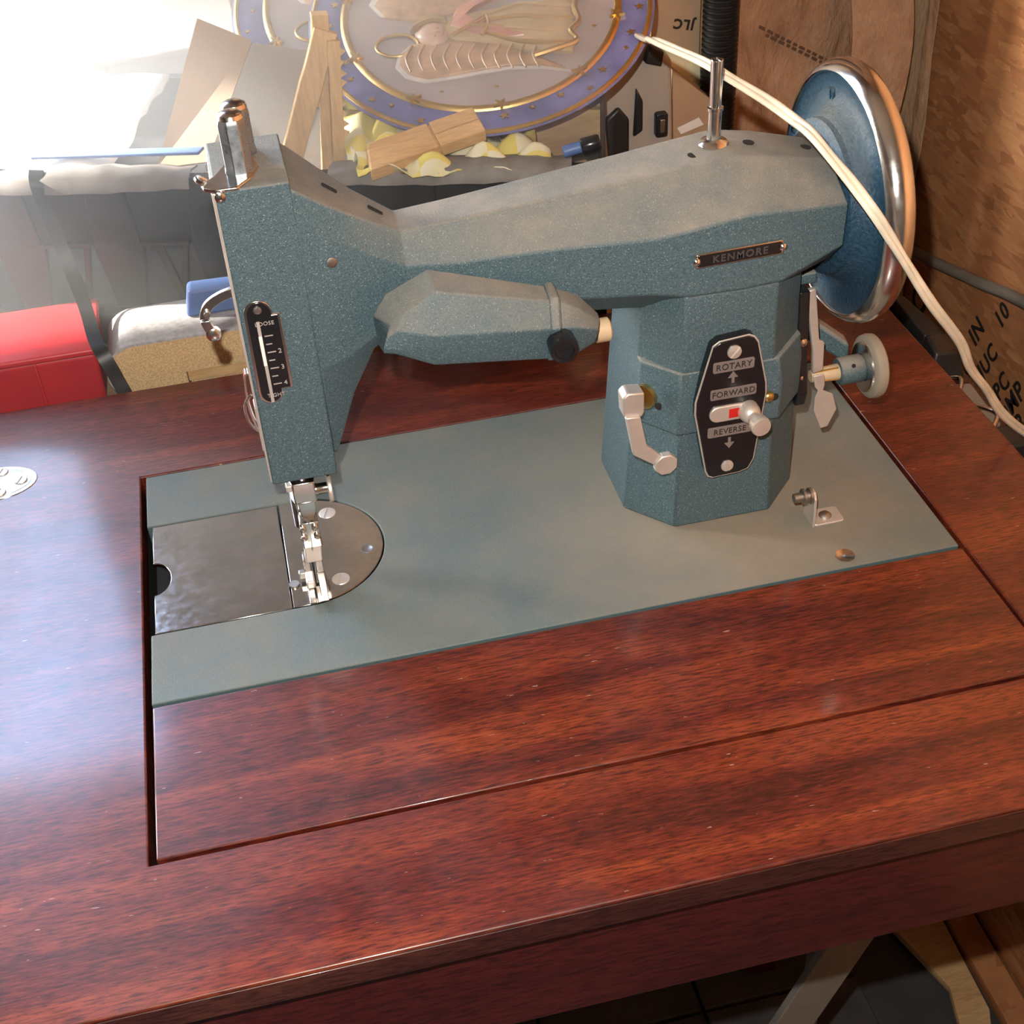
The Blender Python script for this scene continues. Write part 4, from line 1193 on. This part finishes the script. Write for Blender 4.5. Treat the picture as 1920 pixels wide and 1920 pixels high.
tag(MB().prism([(402, -19), (438, -19), (436, 42), (404, 70)], 'y', 480, 500).build('cardboard_piece', 'cardboard', org=(420, 490, -19), bevel=0.6), 'orange-brown cardboard piece standing left of the black hose', 'cardboard')
tag(MB().add([(398, 508, 76), (436, 510, 66), (437, 508, 36), (426, 504, 26), (402, 500, 58), (398, 510, 76), (436, 512, 66), (437, 510, 36), (426, 506, 26), (402, 502, 58)],
             [(0, 1, 2, 3, 4), (9, 8, 7, 6, 5), (0, 5, 6, 1), (1, 6, 7, 2), (2, 7, 8, 3), (3, 8, 9, 4), (4, 9, 5, 0)]).build('crumpled_bag', 'paper', org=(418, 506, 26)), 'bright cream paper bag scrap between the plate and the black hose', 'bag')
tag(MB().prism([(409, 24), (426, 30), (430, 24), (412, 19)], 'y', 479.2, 480).build('price_slip', 'foam', org=(420, 480, 20)), 'small white paper slip on the orange cardboard piece', 'paper')

cs = tag(MB().box(398, 437, 514, 518, -19, 210).build('carton_side', 'cardboard', org=(418, 516, -19), bevel=0.5), 'brown carton side with dark letters between the plate and the black hose', 'cardboard')
text_mesh('JLC', 10, 'ink', 'lettering', cs, (424, 513.8, 90), (-0.97, 0, 0.2), (-0.2, 0, -0.97), 0.4, 1.2, bold=0.04)
# black corrugated hose
hose = thing('corrugated_hose', 'black corrugated hose rising vertically against the back wall', 'hose', (449.6, 502, -300))
prof = []
z = 0.0
while z < 900:
    prof += [(13.4, z), (13.6, z + 1.8), (12.0, z + 2.3), (12.0, z + 3.7)]
    z += 4.2
MB().lathe(prof, (449.6, 502, -300), (-0.003, 0, 1), 30).build('hose_wall', 'blackplastic', hose, angle=70)

# small black tube with a blue cap lying in the crate
pen = thing('marker_pen', 'short black marker with a blue end poking up behind the machine arm', 'pen', (272, 288, 101))
MB().cyl((272, 290, 104), (283, 288, 106.5), 3.6, 18).build('pen_cap', 'blueplastic', pen, bevel=0.6)
MB().lathe([(4.6, 0), (5.0, 1), (5.0, 10), (4.2, 11.4), (3.4, 11)], (283, 288, 106.5), (0.93, -0.2, 0.22), 20).build('pen_barrel', 'blackgloss', pen)

# cable along the sheathing, and the junk between table and wall
m = MB()
m.tube([(632, 545, -150), (633, 511, -130), (634, 464, -120), (634, 425, -110), (634, 389, -101), (634, 337, -87), (634, 250, -72), (634, 120, -66), (634, 0, -80)], 4.6, 12, 6)
tag(m.build('wall_cable', 'greymetal', org=(634, 337, -92), angle=180), 'thick dark grey cable clipped along the board wall at the far right', 'cable')
MB().box(463.9, 502, 30, 345, -38, -33).build('side_ledge', 'edgewood', table, bevel=0.8)
tag(MB().box(476, 495, 266, 282, -33, -15).build('black_block', 'blackplastic', org=(486, 272, -33), bevel=1.5), 'small black block beside the table corner below the hand wheel', 'block')
gl = thing('metal_bracket', 'flat grey metal bracket lying along the table edge right of the hand wheel', 'bracket', (482, 240, -33))
MB().prism([(472, 208), (476, 264), (484, 264), (482, 208)], 'z', -33, -24).build('bracket_plate', 'greymetal', gl, bevel=0.8)
MB().prism([(484, 210), (487, 264), (494, 260), (498, 210)], 'z', -33, -17).build('bracket_rail', 'blackplastic', gl, bevel=1)
tag(MB().loft([[(473, 178, -33), (498, 178, -33), (500, 206, -33), (476, 206, -33)], [(477, 182, -12), (494, 182, -14), (497, 202, -12), (480, 202, -10)]]).build('black_bracket', 'blackplastic', org=(487, 190, -33), bevel=2), 'black moulded bracket lying between the table edge and the wall', 'bracket')
m = MB()
m.tube([(478, 176, -28), (488, 168, -24), (480, 150, -27), (490, 128, -24), (479, 112, -27), (486, 96, -25), (476, 86, -28)], 1.5, 8, 6)
tag(m.build('wire_loop', 'chrome', org=(482, 120, -33), angle=180), 'thin shiny wire loop lying along the right table edge', 'wire')
tag(MB().prism([(474, 120), (492, 124), (496, 168), (476, 172)], 'z', -33, -29).build('tin_lid', 'greymetal', org=(484, 146, -33), bevel=0.8), 'bent grey tin lid lying under the wire loop', 'lid')
tag(MB().box(472, 500, 84, 104, -33, -14).build('dark_block', 'blackplastic', org=(487, 94, -33), bevel=2), 'dark block at the lower end of the shelf beside the white flex', 'block')

# offcuts on the floor under the table
def flat_board(poly, z0, z1, mat, label, name='floor_board'):
    cx = sum(p[0] for p in poly) / len(poly)
    cy = sum(p[1] for p in poly) / len(poly)
    return tag(MB().prism(poly, 'z', z0, z1).build(name, mat, org=(cx, cy, z0), bevel=0.8), label, 'board')


Z1 = FLOOR + 9.6
flat_board([(548, 262), (610, 246), (606, 120), (580, 60), (560, 60), (582, 150)], Z1, Z1 + 10, 'pine_x', 'pale pine offcut on the dark floor tiles under the table')
flat_board([(612, 250), (638, 240), (638, 60), (612, 100)], Z1, Z1 + 16, 'osb_x', 'yellowish chipped board on the floor against the board wall', 'chipped_board')

# ------------------------------------------------------------------ added scattering volume imitating lens flare behind the table
hz = bpy.data.materials.new('flare_veil')
hz.use_nodes = True
hz.node_tree.nodes.clear()
ho = hz.node_tree.nodes.new('ShaderNodeOutputMaterial')
hv = hz.node_tree.nodes.new('ShaderNodeVolumeScatter')
hv.inputs['Color'].default_value = (0.93, 0.97, 1.0, 1)
hn = hz.node_tree
h_tc = hn.nodes.new('ShaderNodeTexCoord')
h_sep = hn.nodes.new('ShaderNodeSeparateXYZ')
hn.links.new(h_tc.outputs['Object'], h_sep.inputs[0])
h_map = hn.nodes.new('ShaderNodeMapRange')          # thins out upwards
h_map.interpolation_type = 'SMOOTHSTEP'
for k_, v_ in ((1, 0.10), (2, 0.44), (3, 3.2), (4, 0.0)):
    h_map.inputs[k_].default_value = v_
hn.links.new(h_sep.outputs[2], h_map.inputs[0])
hn.links.new(h_map.outputs[0], hv.inputs['Density'])
hz.node_tree.links.new(hv.outputs[0], ho.inputs['Volume'])
MAT['veil'] = hz
tag(MB().box(-640, 300, 276, 548, -17, 430).build('veil', 'veil', org=(-150, 410, -17), smooth=False), 'added haze hanging in the daylight over the crate', 'veil', kind='stuff')
